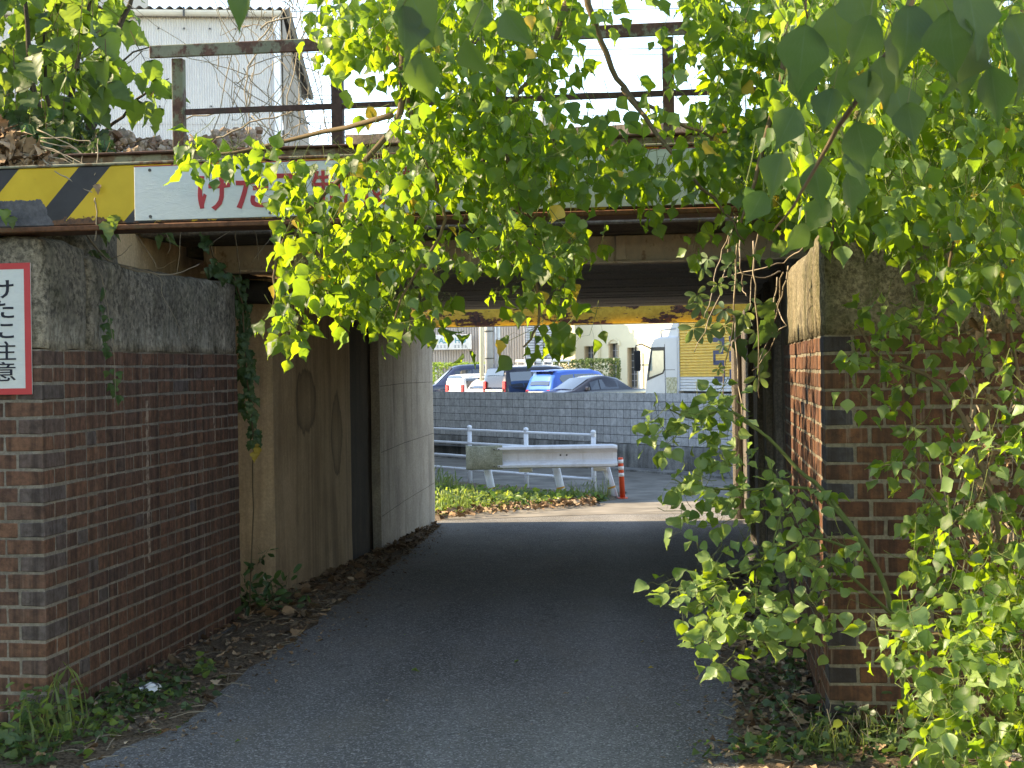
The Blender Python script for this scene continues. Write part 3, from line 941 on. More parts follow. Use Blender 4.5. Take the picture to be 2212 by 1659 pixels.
def warehouse():
    a = -math.radians(5.7)            # front faces slightly to the right
    ux = Vector((math.cos(a), -math.sin(a) * 1.0, 0)); ux = Vector((math.cos(math.radians(5.7)), math.sin(math.radians(5.7)), 0))
    uy = Vector((-math.sin(math.radians(5.7)), math.cos(math.radians(5.7)), 0))
    C = W(606, 36, 23); C.z = 0
    root = empty('warehouse', C, 0)
    tag(root, 'pale corrugated metal warehouse behind the bridge railing with gutter along its eave', 'building')
    zt = W(606, 30, 23).z
    Wd = 11.0
    L = 11.2
    P0 = -ux * Wd
    zs = [zt, zt - 1.72, zt - 4.55, -.8]
    # three lapped courses of sheets on the front, each sheet a part
    pitch = .038
    for k in range(3):
        zhi, zlo = zs[k] + (.0 if k == 0 else .06), zs[k+1]
        x = Wd
        j = 0
        while x > 0:
            w = min(.684, x)
            mb = MB()
            corr(mb, -ux * x, ux, w, zlo, zhi, pitch, .0085, -uy * 1.0 * (1), 1, 6)
            off = -uy * (.012 * (2 - k) + .002 * (j % 2))
            o = mb.build('wall_sheet', M['sheet'], root); o.location = off
            x -= .684; j += 1
    mb = MB(); mb.add([P0 + uy * .05 + Vector((0, 0, -.8)), uy * .05 + Vector((0, 0, -.8)), uy * .05 + Vector((0, 0, zt)), P0 + uy * .05 + Vector((0, 0, zt))], [[0, 1, 2, 3]])
    Q = [Vector((0, 0, 0)), uy * L, uy * L - ux * Wd, -ux * Wd]
    mb.add([q + Vector((0, 0, z)) for z in (-.8, zt) for q in (Q[1], Q[2], Q[3])], [[0, 1, 4, 3], [1, 2, 5, 4]])
    mb.build('inner_wall', M['sheet_side'], root)
    mb = MB(); corr(mb, Vector((.02, 0, 0)), uy, L, -.8, zt, .076, .009, ux)
    mb.build('side_wall', M['sheet_side'], root)
    # roof with overhang, corrugated edge
    mb = MB()
    e0 = -uy * .16; vs = []
    N = int((Wd + .3) / .076 * 6)
    for i in range(N + 1):
        x = .15 - (Wd + .3) * i / N
        d = math.cos(2 * math.pi * x / .152) * .022
        for b, z in ((-.16, zt + .05), (L + .2, zt + .75)):
            q = ux * x + uy * b; vs.append((q.x, q.y, z + d))
    mb.add(vs, [[2*i, 2*i+1, 2*i+3, 2*i+2] for i in range(N)])
    mb.build('roof', M['roof_sheet'], root)
    mb = MB()
    pr = []
    for k in range(9):
        an = math.pi + math.pi * k / 8
        pr.append((math.cos(an) * .075, math.sin(an) * .085))
    vs = []
    for x in (.02, -Wd):
        for (b, z) in pr:
            q = ux * x + uy * (-.15 + b); vs.append((q.x, q.y, zt - .0 + z))
    mb.add(vs, [[k, k+1, 9+k+1, 9+k] for k in range(8)] + [list(range(9)), list(range(9, 18))])
    g = mb.build('gutter', M['gutter'], root)
    for i in range(12):
        x = -.5 - i * .95
        mb = MB(); q = ux * x - uy * .235
        mb.box(q.x - .012, q.y - .012, zt - .1, q.x + .012, q.y + .012, zt + .04)
        mb.build('gutter_bracket', M['bolt'], root)
    q = -uy * .06 - ux * .07
    mb = MB(); mb.tube([(q.x, q.y, zt - .05), (q.x, q.y, -.5)], .055, 10); mb.build('downpipe', M['galv'], root)
    # rows of fixings
    mb = MB()
    for zf in (zt - .25, zt - 1.45, zt - 3.6):
        for i in range(28):
            q = -ux * (.3 + i * .39) - uy * .045
            mb.tube([(q.x, q.y, zf), (q.x - uy.x * .02, q.y - uy.y * .02, zf)], .016, 6)
    o = mb.build('fixings', M['bolt'], root); o['kind'] = 'stuff'
warehouse()

# ================================================================== BLOCK WALL
def block_wall():
    A = Vector((-3.5, 0, 0)); 
    a = W(950, 849, 33); b = W(1590, 848, 25.3)
    d = Vector((b.x - a.x, b.y - a.y, 0)).normalized()
    n = Vector((d.y, -d.x, 0))           # toward the lane
    if n.y > 0: n = -n
    st = Vector((a.x, a.y, 0)) - d * 2.6
    Ltot = 13.2
    ztop = .925
    rowh, bw, rows = .158, .2, 6
    root = empty('block_wall', st, math.atan2(d.y, d.x))
    tag(root, 'long grey concrete block wall beyond the fence with stained footing and cars behind', 'wall')
    # local: x along d, y = away from lane
    sgn = 1
    zb = ztop - rows * rowh
    mb = MB(); mb.box(0, .0035, zb, Ltot, .15, ztop - .004); mb.build('joint_core', M['joint'], root)
    mb = MB(); rough(mb, lambda a_, b_, z: Vector((a_, b_, z)), 0, Ltot, -.03, .2, -.9, zb, .16, .008, 40, None, .015); mb.build('footing', M['footing'], root)
    mes = [brick_mesh('block', bw - .008, .06, rowh - .008, M['block'], 900 + i) for i in range(4)]
    rest = MB(); cnt = 0
    cols = int(Ltot / bw)
    for r in range(rows):
        for c in range(cols):
            x = (c + .5) * bw; z = zb + (r + .5) * rowh
            p = st + d * x
            px = p.x / p.y * FPX + CX
            m4 = Matrix.Translation((x, (.03 + rnd.uniform(-.001, .001)), z))
            me = rnd.choice(mes)
            if 940 < px < 1600 and cnt < 300:
                o = bpy.data.objects.new('block', me); o.parent = root; o.matrix_local = m4; COL.objects.link(o); cnt += 1
            else:
                rest.add([m4 @ v.co for v in me.vertices], [list(p_.vertices) for p_ in me.polygons])
    o = rest.build('blocks', M['block'], root); o['kind'] = 'stuff'
    # pale gutter along the foot
    mb = MB()
    for i in range(20):
        x0, x1 = Ltot * i / 20, Ltot * (i + 1) / 20 - .01
        q = [st + d * x + n * o_ for x, o_ in ((x0, .05), (x1, .05), (x1, .5), (x0, .5))]
        mb.prism([(0, 0), (1, 0), (1, 1), (0, 1)], -.497, -.455, lambda a_, b_, z: tuple((q[0] + (q[1] - q[0]) * a_ + (q[3] - q[0]) * b_) + Vector((0, 0, z))))
    tag(mb.build('road_gutter', M['footing']), kind='structure')
block_wall()

# ================================================================== PIPE FENCE, GUARD RAIL, DELINEATOR
def pipe_fence():
    P = [(-3.52, 28.7), (-2.59, 27.4), (-1.66, 26.1), (-.73, 24.8), (.205, 23.5), (1.20, 22.15)]
    root = empty('pipe_fence', (P[5][0], P[5][1], -.495))
    tag(root, 'white four rail pipe fence standing behind the guardrail', 'fence')
    def ad(mb, name, mat): return adopt(mb.build(name, mat), root)
    for (x, y) in P:
        mb = MB(); mb.smooth = True
        mb.tube([(x, y, -.55), (x, y, .43)], .036, 12)
        p = ad(mb, 'post', M['white_metal'])
        mb = MB(); mb.smooth = True
        mb.tube([(x, y, .43), (x, y, .455), (x, y, .475), (x, y, .482)], [.041, .041, .03, .01], 12)
        c = mb.build('post_cap', M['white_metal']); c.parent = p
    for z in (.395, .17, -.05, -.27):
        mb = MB(); mb.smooth = True
        mb.tube([(x, y, z + .012 * i / 5) for i, (x, y) in enumerate(P)], .021, 10)
        ad(mb, 'rail', M['white_metal'])
    for (x, y) in P:
        for z in (.395, .17, -.05, -.27):
            mb = MB(); mb.tube([(x, y, z - .02), (x, y, z + .03)], .039, 10)
            ad(mb, 'rail_clamp', M['galv'])
pipe_fence()

def guard_rail():
    Y = 21.4
    xl, xr = W(1082, 960, Y).x, W(1333, 962, Y).x
    zt, zb = W(1200, 961, Y).z, W(1200, 1011, Y).z
    H = zt - zb
    root = empty('guardrail', ((xl + xr) / 2, Y + .1, -.495))
    tag(root, 'short white steel guardrail with leaning posts and mottled grey green end piece', 'guardrail')
    prof = [(.02, 0.0), (-.03, .015), (-.07, .06), (-.075, .16), (-.03, .24), (.03, .32), (.04, .37), (.04, .63), (.03, .68), (-.03, .76), (-.075, .84), (-.07, .94), (-.03, .985), (.02, 1.0)]
    mb = MB(); mb.smooth = False
    vs = []
    xs = [xl - .05, (xl + xr) / 2, xr - .06, xr]
    for i, x in enumerate(xs):
        sc = 1.0 if i < 3 else .9
        for d, h in prof: vs.append((x, Y + d * sc + (0 if i < 3 else .015), zb + H * (.5 + (h - .5) * sc)))
    n = len(prof)
    mb.add(vs, [[i*n + k, (i+1)*n + k, (i+1)*n + k + 1, i*n + k + 1] for i in range(3) for k in range(n-1)])
    o = adopt(mb.build('beam', M['rail_white']), root)
    md = o.modifiers.new('thickness', 'SOLIDIFY'); md.thickness = .006
    # end buffer: wrapped sleeve curving back
    mb = MB(); mb.smooth = True
    vs = []
    pts = []
    for k in range(9):
        an = math.pi / 2 * k / 8
        pts.append((W(1006, 985, Y).x + .14 - .14 * math.sin(an), Y - .075 + .14 * (1 - math.cos(an))))
    pts = [(xl + .02, Y - .07)] + pts + [(pts[-1][0], Y + .22)]
    z0, z1 = zb - .005, zt + .01
    for x, y in pts:
        for z, i_ in ((z0, .03), (z0 + .02, 0), (z1 - .02, 0), (z1, .03)): vs.append((x, y + i_ * .6, z))
    mb.add(vs, [[i*4 + k, i*4 + k + 1, (i+1)*4 + k + 1, (i+1)*4 + k] for i in range(len(pts)-1) for k in range(3)])
    o = adopt(mb.build('end_buffer', M['endcap']), root)
    md = o.modifiers.new('thickness', 'SOLIDIFY'); md.thickness = .008
    for x in (xl - .1, xl - .03):
        for z in (zb + .04, zt - .05):
            mb = MB(); mb.tube([(x, Y - .07, z), (x, Y - .085, z)], .011, 6); adopt(mb.build('bolt', M['bolt']), root)
    for x in ((xl + xr) / 2 + .02, (xl + xr) / 2 + .11):
        mb = MB(); mb.tube([(x, Y + .04, zb + H * .55), (x, Y + .022, zb + H * .55)], .014, 6); adopt(mb.build('bolt', M['bolt']), root)
    for (pa, pb) in (((1050, 1000), (1070, 1090)), ((1199, 1000), (1220, 1086)), ((1306, 1000), (1332, 1080))):
        a = W(*pa, Y + .14); b = W(*pb, Y + .14)
        b.z = -.6
        mb = MB(); mb.smooth = True
        mb.tube([a, b], .058, 8)
        p = adopt(mb.build('post', M['white_metal']), root)
        q = a + (b - a) * .55; q2 = a + (b - a) * .59
        mb = MB(); mb.tube([q, q2], .060, 12); o = adopt(mb.build('tape_band', M['tape']), p); o.matrix_parent_inverse = (p.matrix_parent_inverse).inverted() @ Matrix.Translation(-Vector(root.location)) if False else Matrix.Identity(4)
    for x in (xl + .35, xr - .25):
        mb = MB(); mb.bbox(x - .1, Y + .065, zb - .06, x + .1, Y + .12, zb + .2, .01); adopt(mb.build('bracket', M['white_metal']), root)
guard_rail()

def delineator():
    p = G(1345, 1077)
    p.z = -.495
    root = empty('delineator_post', p)
    tag(root, 'orange flexible delineator post with white reflective bands at the guardrail end', 'post')
    mb = MB(); mb.smooth = True
    H = .60; r = .040
    mb.tube([(0, 0, 0), (0, 0, H * .97), (0, 0, H)], [r, r * .94, r * .8], 14); mb.build('pole', M['orange'], root)
    root.rotation_euler = (0, math.radians(-2.2), 0)
    mb = MB(); mb.tube([(0, 0, 0), (0, 0, .02)], .075, 14); mb.build('base', M['orange'], root)
    for f in (.54, .70, .86):
        mb = MB(); mb.smooth = True; mb.tube([(0, 0, H * f), (0, 0, H * (f + .085))], r * 1.03, 14); mb.build('reflective_band', M['white'], root)
delineator()

# ================================================================== VEHICLES
def paint(name, c, rough=.22, metal=.1):
    m = NT(name); m.p.inputs['Coat Weight'].default_value = .6
    m.p.inputs['Coat Roughness'].default_value = .05
    return m.fin(c, rough, .5, metal)
M['car_blue'] = paint('car_blue', (.03, .13, .50))
M['car_black'] = paint('car_black', (.012, .012, .018))
M['car_silver'] = paint('car_silver', (.55, .56, .58), .3, .4)
M['car_white'] = paint('car_white', (.75, .75, .74))
M['car_navy'] = paint('car_navy', (.02, .03, .07))
M['car_dark'] = paint('car_dark', (.02, .02, .028))
def glass():
    m = NT('car_glass')
    m.p.inputs['Coat Weight'].default_value = 1.0; m.p.inputs['Coat Roughness'].default_value = .02
    return m.fin((.02, .028, .04), .04, .8)
M['glass'] = glass()
M['tyre'] = plain('tyre', (.02, .02, .02), .85, .2)
M['rim'] = plain('wheel_rim', (.45, .45, .46), .3, .5, .8)
M['lamp_red'] = plain('lamp_red', (.5, .02, .025), .25, .5)
M['lamp_clear'] = plain('lamp_clear', (.75, .75, .75), .15, .6)
M['trim'] = plain('black_trim', (.02, .02, .022), .5, .3)
M['chrome'] = plain('chrome_trim', (.7, .7, .72), .15, .6, .9)

def car(label, L, Wd, H, kind, pm, loc, yaw, group):
    """front towards +x; origin on the ground at the centre"""
    root = empty('parked_car', loc, yaw)
    tag(root, label, 'car', group)
    h = L / 2; w = Wd / 2
    # stations: x, z bottom, z belt, z roof, half width belt, half width roof
    b = .52 * H if kind != 'sedan' else .6 * H
    if kind in ('wagon', 'hatch', 'van', 'kei'):
        rk = {'wagon': .42, 'hatch': .62, 'van': .16, 'kei': .1}[kind]
        hood = {'wagon': .95, 'hatch': 1.0, 'van': .75, 'kei': .5}[kind]
        wsl = {'wagon': .85, 'hatch': .9, 'van': .85, 'kei': .5}[kind]
        sts = [(-h, .45, b - .05, b - .04, w * .86, w * .8), (-h + .06, .3, b, b + .02, w * .95, w * .86), (-h + rk * .5, .24, b, b + (H - b) * .62, w * .985, w * .86),
               (-h + rk, .22, b, H - .06, w * .99, w * .8), (-h + rk + .5, .2, b, H - .015, w, w * .8), (0, .2, b, H, w, w * .8), (h - hood - wsl - .3, .2, b - .01, H - .02, w, w * .79),
               (h - hood - wsl, .2, b - .02, H - .08, w, w * .77), (h - hood, .22, b - .03, b + .0, w * .98, w * .82), (h - .35, .25, b - .12, b - .11, w * .95, w * .8), (h - .06, .3, b - .25, b - .24, w * .86, w * .7), (h, .4, b - .35, b - .34, w * .78, w * .62)]
    else:
        sts = [(-h, .4, b - .1, b - .09, w * .82, w * .7), (-h + .1, .28, b, b + .01, w * .92, w * .78), (-h + .75, .22, b + .01, b + .03, w * .98, w * .8), (-h + 1.35, .2, b, H - .1, w, w * .76),
               (-h + 1.9, .2, b, H, w, w * .77), (h - 2.25, .2, b - .01, H - .03, w, w * .77), (h - 1.85, .2, b - .01, H - .12, w, w * .77), (h - 1.05, .22, b - .03, b + .0, w * .98, w * .8), (h - .4, .25, b - .1, b - .09, w * .94, w * .76), (h - .06, .3, b - .22, b - .21, w * .82, w * .66), (h, .4, b - .3, b - .29, w * .74, w * .58)]
    mb = MB(); mb.smooth = True
    prof = []
    for (x, zb, zl, zr, wb, wr) in sts:
        ring = [(wb * .9, zb), (wb, zb + (zl - zb) * .45), (wb, zl - .04), (wb * .985, zl), (wr + (wb - wr) * .22, zl + (zr - zl) * .78), (wr * .93, zr - (zr - zl) * .05), (wr * .6, zr), (0, zr + .012)]
        prof.append([(x, y, z) for y, z in ring] + [(x, -y, z) for y, z in ring[::-1][1:]])
    n = len(prof[0])
    mb.add([p for r_ in prof for p in r_], [[i*n + k, i*n + k + 1, (i+1)*n + k + 1, (i+1)*n + k] for i in range(len(prof)-1) for k in range(n-1)] + [list(range(n)), [(len(prof)-1)*n + k for k in range(n)][::-1]] + [[i*n, (i+1)*n, (i+1)*n + n - 1, i*n + n - 1] for i in range(len(prof)-1)])
    mb.build('body', pm, root)
    # helpers over the skin
    def at(x):
        for a, c in zip(sts[:-1], sts[1:]):
            if a[0] <= x <= c[0]:
                u = (x - a[0]) / (c[0] - a[0]); return [a[k] * (1-u) + c[k] * u for k in range(6)]
        return list(sts[-1])
    def side(x, f, sgn, off=.008):
        _, zb, zl, zr, wb, wr = at(x)
        w0, w1 = wb * .985, wr + (wb - wr) * .22
        return (x, sgn * (w0 + (w1 - w0) * (f / .78) + off), zl + (zr - zl) * f)
    fr = -h + (rk if kind != 'sedan' else 1.35)
    f0 = h - (hood + wsl) if kind != 'sedan' else h - 1.85
    spans = {'wagon': [(fr + .05, fr + .75), (fr + .80, fr + 1.75), (fr + 1.8, f0 - .02)], 'hatch': [(fr + .1, fr + .85), (fr + .9, f0 - .02)],
             'van': [(fr + .1, fr + 1.15), (fr + 1.2, fr + 2.2), (fr + 2.25, f0 - .02)], 'kei': [(fr + .08, fr + .9), (fr + .95, fr + 1.7), (fr + 1.75, f0)], 'sedan': [(fr + .08, fr + .95), (fr + 1.0, f0 + .1)]}[kind]
    for sgn in (1, -1):
        for i, (xa, xb) in enumerate(spans):
            mb = MB()
            lo = .06
            if i == 0 and kind == 'wagon':
                pts = [side(xa + .12, .74, sgn), side(xa + .02, .55, sgn), side(xa + .12, .38, sgn), side(xa + .4, .16, sgn), side(xb, lo, sgn), side(xb, .76, sgn)]
            else:
                pts = [side(xa, lo, sgn), side(xb, lo, sgn), side(xb, .76, sgn), side(xa, .76, sgn)]
            mb.add(pts if sgn < 0 else pts[::-1], [list(range(len(pts)))])
            mb.build('side_window', M['glass'], root)
        # mirror
        mb = MB(); mb.bbox(f0 + .25, sgn * (w + .02) - .09, b - .02, f0 + .36, sgn * (w + .02) + .09, b + .13, .025); mb.build('wing_mirror', pm, root)
        # lamps
        mb = MB(); mb.bbox(-h + .0, sgn * w * .78 - .1, b - .30, -h + .08, sgn * w * .78 + .1, b + (.25 if kind in ('van', 'kei') else -.02), .02); mb.build('tail_lamp', M['lamp_red'], root)
        mb = MB(); mb.bbox(h - .28, sgn * w * .72 - .16, b - .42, h - .06, sgn * w * .72 + .12, b - .24, .04); mb.build('headlight', M['lamp_clear'], root)
    # rear and front glass
    def across(xa, xb, name, fa=0.0, fb=1.0, wf=.86):
        A, B = at(xa), at(xb)
        za, zb2 = A[3] + .012, B[3] - .0
        d = Vector((xb - xa, 0, zb2 - za)); nrm = Vector((-d.z, 0, d.x)).normalized() if xa < xb else Vector((-d.z, 0, d.x)).normalized()
        if nrm.z < 0: nrm = -nrm
        o_ = nrm * .035
        vs = []
        for u in (fa, fb):
            x = xa + (xb - xa) * u; a = at(x)
            for k in (-1, -.5, 0, .5, 1):
                wv = (a[5] * .95 + (a[4] - a[5]) * .1) * wf
                vs.append((x + o_.x, k * wv, a[3] + o_.z - .02 * abs(k) ** 2))
        mb = MB(); mb.smooth = True; mb.add(vs, [[k, k+1, 6+k, 5+k] for k in range(4)]); mb.build(name, M['glass'], root)
    if kind == 'sedan':
        across(-h + .8, -h + 1.32, 'rear_window'); across(h - 1.08, h - 1.88, 'windscreen', .03, .98)
    else:
        across(-h + .07, -h + rk * .98, 'rear_window', .1, .92); across(h - hood - .02, h - hood - wsl + .02, 'windscreen', .03, .97)
        if kind in ('hatch', 'wagon'):
            mb = MB(); mb.bbox(-h + rk - .28, -w * .72, H - .085, -h + rk + .12, w * .72, H - .045, .015); mb.build('roof_spoiler', pm, root)
        mb = MB(); mb.bbox(-h - .012, -w * .7, b - .16, -h + .04, w * .7, b - .07, .01); mb.build('rear_trim', M['lamp_red'] if kind == 'hatch' else M['chrome'], root)
    for x in (-h + .8, h - .85):
        for sgn in (1, -1):
            mb = MB(); mb.smooth = True; mb.tube([(x, sgn * (w - .2), .31), (x, sgn * (w + .005), .31)], .31, 20); wh = mb.build('wheel', M['tyre'], root)
            mb = MB(); mb.tube([(x, sgn * (w - .02), .31), (x, sgn * (w + .012), .31)], .2, 14); mb.build('rim', M['rim'], wh)
    return root

CAR_T = Vector((.58, -.81, 0)); CAR_H = Vector((.81, .58, 0)); CAR_YAW = math.atan2(.58, .81)
CG = 'cars parked in a row behind the block wall'
def park(corner, L, Wd, rev=False):
    """corner = rear right corner on the lane side"""
    c = Vector((corner[0], corner[1], 0)) + CAR_H * (L / 2) - CAR_T * (Wd / 2)
    return (c.x, c.y, -.25), CAR_YAW + (math.pi if rev else 0)
def cpos(px, Y): return (W(px, 830, Y).x, Y)
l_, y_ = park(cpos(1190, 56), 4.35, 1.72); car('bright blue estate car between a black van and a dark saloon', 4.35, 1.72, 1.60, 'wagon', M['car_blue'], l_, y_, CG)
l_, y_ = park(cpos(1094, 57.8), 4.6, 1.72); car('black minivan with dark glass parked left of the blue car', 4.6, 1.72, 1.74, 'van', M['car_black'], l_, y_, CG)
l_, y_ = park(cpos(1053, 60), 4.3, 1.75); car('silver white hatchback with red tail strip left of the black minivan', 4.3, 1.75, 1.38, 'hatch', M['car_silver'], l_, y_, CG)
l_, y_ = park(cpos(1002, 61.5), 3.4, 1.48); car('small white boxy car with sunlit rear window behind the silver hatchback', 3.4, 1.48, 1.46, 'kei', M['car_white'], l_, y_, CG)
l_, y_ = park(cpos(1196, 53.2), 4.5, 1.74, True); car('dark saloon with sloping windscreen parked beside the truck', 4.5, 1.74, 1.36, 'sedan', M['car_dark'], l_, y_, CG)
car('navy minivan seen side on at the far left of the parking lot', 4.8, 1.8, 1.86, 'van', M['car_navy'], (W(1015, 800, 68).x, 68, -.25), math.radians(188), CG)
wv = car('white van with roof racks behind the black minivan', 4.4, 1.7, 1.80, 'van', M['car_white'], (W(1178, 800, 68).x, 68.5, -.25), math.radians(20), CG)
for k, x in enumerate((-.75, .55)):
    mb = MB(); mb.bbox(x - .5, -.6, 1.93, x + .5, .6, 2.04, .02)
    for a in (-.4, .4):
        for b_ in (-.55, .55): mb.bbox(x + a - .02, b_ - .02, 1.74, x + a + .02, b_ + .02, 1.94, .004)
    mb.build('roof_rack', M['white'], wv)

# ---- lorry with ribbed yellow body
def lorry():
    yaw = math.atan2(.88, -.47)
    hd = Vector((math.cos(yaw), math.sin(yaw), 0)); lf = Vector((-hd.y, hd.x, 0))
    A = W(1466, 830, 40.2)       # front left corner of the box body
    o = Vector((A.x, A.y, 0)) - lf * 1.05
    GZ = -.3
    root = empty('box_lorry', (o.x, o.y, GZ), yaw)
    tag(root, 'white cab lorry with ribbed yellow box body parked behind the block wall', 'truck')
    yel = plain('lorry_yellow', (.92, .55, .07), .4, .4); whi = plain('lorry_white', (.66, .68, .70), .35, .45, 0, .05)
    blu = plain('lorry_lettering', (.03, .05, .14), .5, .3)
    Lb, wb = 3.5, 1.05
    z0, z1 = 1.02, 3.35
    # box body, local x to the front, box from x=-Lb..0
    mb = MB(); mb.bbox(-Lb, -wb + .03, z0, -.01, wb - .03, z1, .02); mb.build('box_core', yel, root)
    for sgn in (1, -1):
        z = z0
        i = 0
        while z < z1 - .04:
            mb = MB()
            c = whi if z < z0 + .36 else yel
            mb.prism([(0, 0), (.022, .012), (.022, .05), (0, .076)], -Lb + .04, -.04, lambda a, b, d: (d, sgn * (wb - .03 + a), z + b))
            mb.build('rib', c, root)
            z += .078
        for x in (-Lb, -.05):
            mb = MB(); mb.bbox(x, sgn * (wb - .01) - .025, z0, x + .05, sgn * (wb - .01) + .025, z1, .006); mb.build('corner_post', yel if x < -1 else whi, root)
    mb = MB()
    for y in (-.52, .52): mb.bbox(-Lb - .03, y - .49, z0 + .05, -Lb - .005, y + .49, z1 - .05, .01)
    mb.build('rear_door', yel, root)
    # dark lettering on the ribs (broad strokes)
    def stroke(x0, x1, za, zb, nm='lettering'):
        mb = MB(); mb.bbox(x0, wb - .006, za, x1, wb + .002, zb, .002); return mb
    mb = MB()
    yb = (wb - .03 + .0225, wb - .03 + .0265)
    def bar(x0, x1, za, zb): mb.box(-x1 + .42, yb[0], za, -x0 + .42, yb[1], zb)
    for (xa, xb, za, zb) in ((2.02, 2.52, 2.32, 2.44), (2.40, 2.52, 2.10, 2.32), (2.02, 2.46, 2.0, 2.10), (2.02, 2.12, 1.78, 2.0), (2.02, 2.5, 1.72, 1.84), (2.42, 2.52, 1.40, 1.72), (2.05, 2.5, 1.28, 1.42), (2.72, 2.80, 2.2, 2.46), (2.72, 2.80, 1.8, 2.08), (2.72, 2.80, 1.28, 1.6)):
        bar(xa, xb, za, zb)
    mb.build('lettering', blu, root)
    # cab
    cw = .98; x0, x1 = .12, 1.78; zc0, zr = .62, 2.52
    prof = [(x0, zc0), (x1 - .02, zc0), (x1, 1.05), (x1 - .05, 1.42), (x1 - .33, 2.32), (x1 - .48, 2.47), (x1 - .75, zr), (x0 + .05, zr), (x0, zr - .08)]
    mb = MB(); mb.prism(prof, -cw, cw, lambda a, b, d: (a, d, b)); cb = mb.build('cab', whi, root)
    md = cb.modifiers.new('round', 'BEVEL'); md.width = .05; md.segments = 3; md.limit_method = 'ANGLE'
    gl = M['glass']; pale = plain('cab_glass_pale', (.42, .52, .46), .1, .6)
    for sgn in (1, -1):
        pts = [(x1 - .12, 1.30), (x1 - .37, 2.24), (x0 + .62, 2.24), (x0 + .62, 1.62), (x0 + .72, 1.5)]
        mb = MB(); mb.prism(pts, sgn * (cw + .001), sgn * (cw + .006), lambda a, b, d: (a, d, b)); mb.build('door_window_frame', M['trim'], root)
        pts = [(x1 - .24, 1.40), (x1 - .42, 2.14), (x0 + .68, 2.14), (x0 + .68, 1.64), (x0 + .76, 1.53)]
        mb = MB(); mb.prism(pts, sgn * (cw + .0065), sgn * (cw + .009), lambda a, b, d: (a, d, b)); mb.build('door_window', pale, root)
        mb = MB(); mb.bbox(x0 + .62, sgn * cw - .004, zc0 + .2, x0 + .635, sgn * cw + .006, zr - .2, .001); mb.bbox(x0 + .15, sgn * cw - .004, 1.60, x0 + .62, sgn * cw + .004, 1.612, .001); mb.build('door_seam', M['trim'], root)
        mb = MB(); mb.bbox(x0 + .02, sgn * cw - .004, zc0 - .01, x1 - .35, sgn * cw + .007, zc0 + .26, .002); mb.build('skirt_band', yel, root)
        mb = MB(); mb.bbox(x1 - .62, sgn * cw - .004, zc0 - .02, x1 - .34, sgn * cw + .012, zc0 + .33, .004); mb.build('wheel_arch', M['trim'], root)
        # mirrors on arms
        mb = MB(); mb.smooth = True; mb.tube([(x1 - .38, sgn * cw, 2.2), (x1 - .1, sgn * (cw + .16), 2.34), (x1 + .12, sgn * (cw + .2), 2.3), (x1 + .14, sgn * (cw + .2), 2.15)], .018, 6); mb.tube([(x1 - .2, sgn * cw, 1.75), (x1 + .12, sgn * (cw + .2), 1.75)], .016, 6); mb.build('mirror_arm', M['trim'], root)
        mb = MB(); mb.bbox(x1 + .02, sgn * (cw + .2) - .11, 1.58, x1 + .1, sgn * (cw + .2) + .11, 2.16, .03); mb.build('wing_mirror', M['trim'], root)
    pts = [(-.86, 1.36), (.86, 1.36), (.78, 2.24), (-.78, 2.24)]
    mb = MB(); nx = .006
    mb.add([(x1 - .05 - (b - 1.42) * .31 + .012, a, b) for a, b in pts], [[0, 1, 2, 3]]); mb.build('windscreen', gl, root)
    # roof deflector and guard hoop
    mb = MB(); mb.prism([(x0 + .1, zr - .01), (x0 + .75, zr - .01), (x0 + .55, zr + .3), (x0 + .1, zr + .75)], -.8, .8, lambda a, b, d: (a, d, b)); mb.build('roof_deflector', whi, root)
    mb = MB(); mb.smooth = True
    mb.tube([(x1 - .62, .8, zr - .02), (x1 - .58, .8, zr + .15), (x1 - .64, .8, zr + .2), (x0 + .35, .8, zr + .22)], .02, 8)
    mb.tube([(x1 - .62, -.8, zr - .02), (x1 - .58, -.8, zr + .15), (x1 - .64, -.8, zr + .2), (x0 + .35, -.8, zr + .22)], .02, 8)
    mb.build('roof_hoop', M['galv'], root)
    # decal panel on the cab corner (plain pattern)
    mb = MB(); mb.bbox(x0 + .06, cw - .003, zc0 + .27, x0 + .58, cw + .0035, zc0 + .78, .001)
    pm = NT('cab_decal'); v = pm.noise(pm.pos(), 9, 4, .6)
    mb.build('decal', pm.fin(pm.ramp(v, [(.42, (.62, .60, .42)), (.5, (.35, .32, .16)), (.58, (.66, .62, .4))]), .5, .3), root)
    # chassis and wheels
    mb = MB(); mb.bbox(-Lb, -.4, .62, x1 - .3, .4, .82, .02); mb.bbox(-Lb + .05, -wb + .1, .86, -.05, wb - .1, 1.01, .02); mb.build('chassis', M['trim'], root)
    for x in (-Lb + .95, x1 - .48):
        for sgn in (1, -1):
            mb = MB(); mb.smooth = True; mb.tube([(x, sgn * (cw - .3), .38), (x, sgn * (cw - .02), .38)], .38, 22); wh = mb.build('wheel', M['tyre'], root)
            mb = MB(); mb.tube([(x, sgn * (cw - .06), .38), (x, sgn * (cw - .012), .38)], .22, 14); mb.build('rim', M['rim'], wh)
lorry()

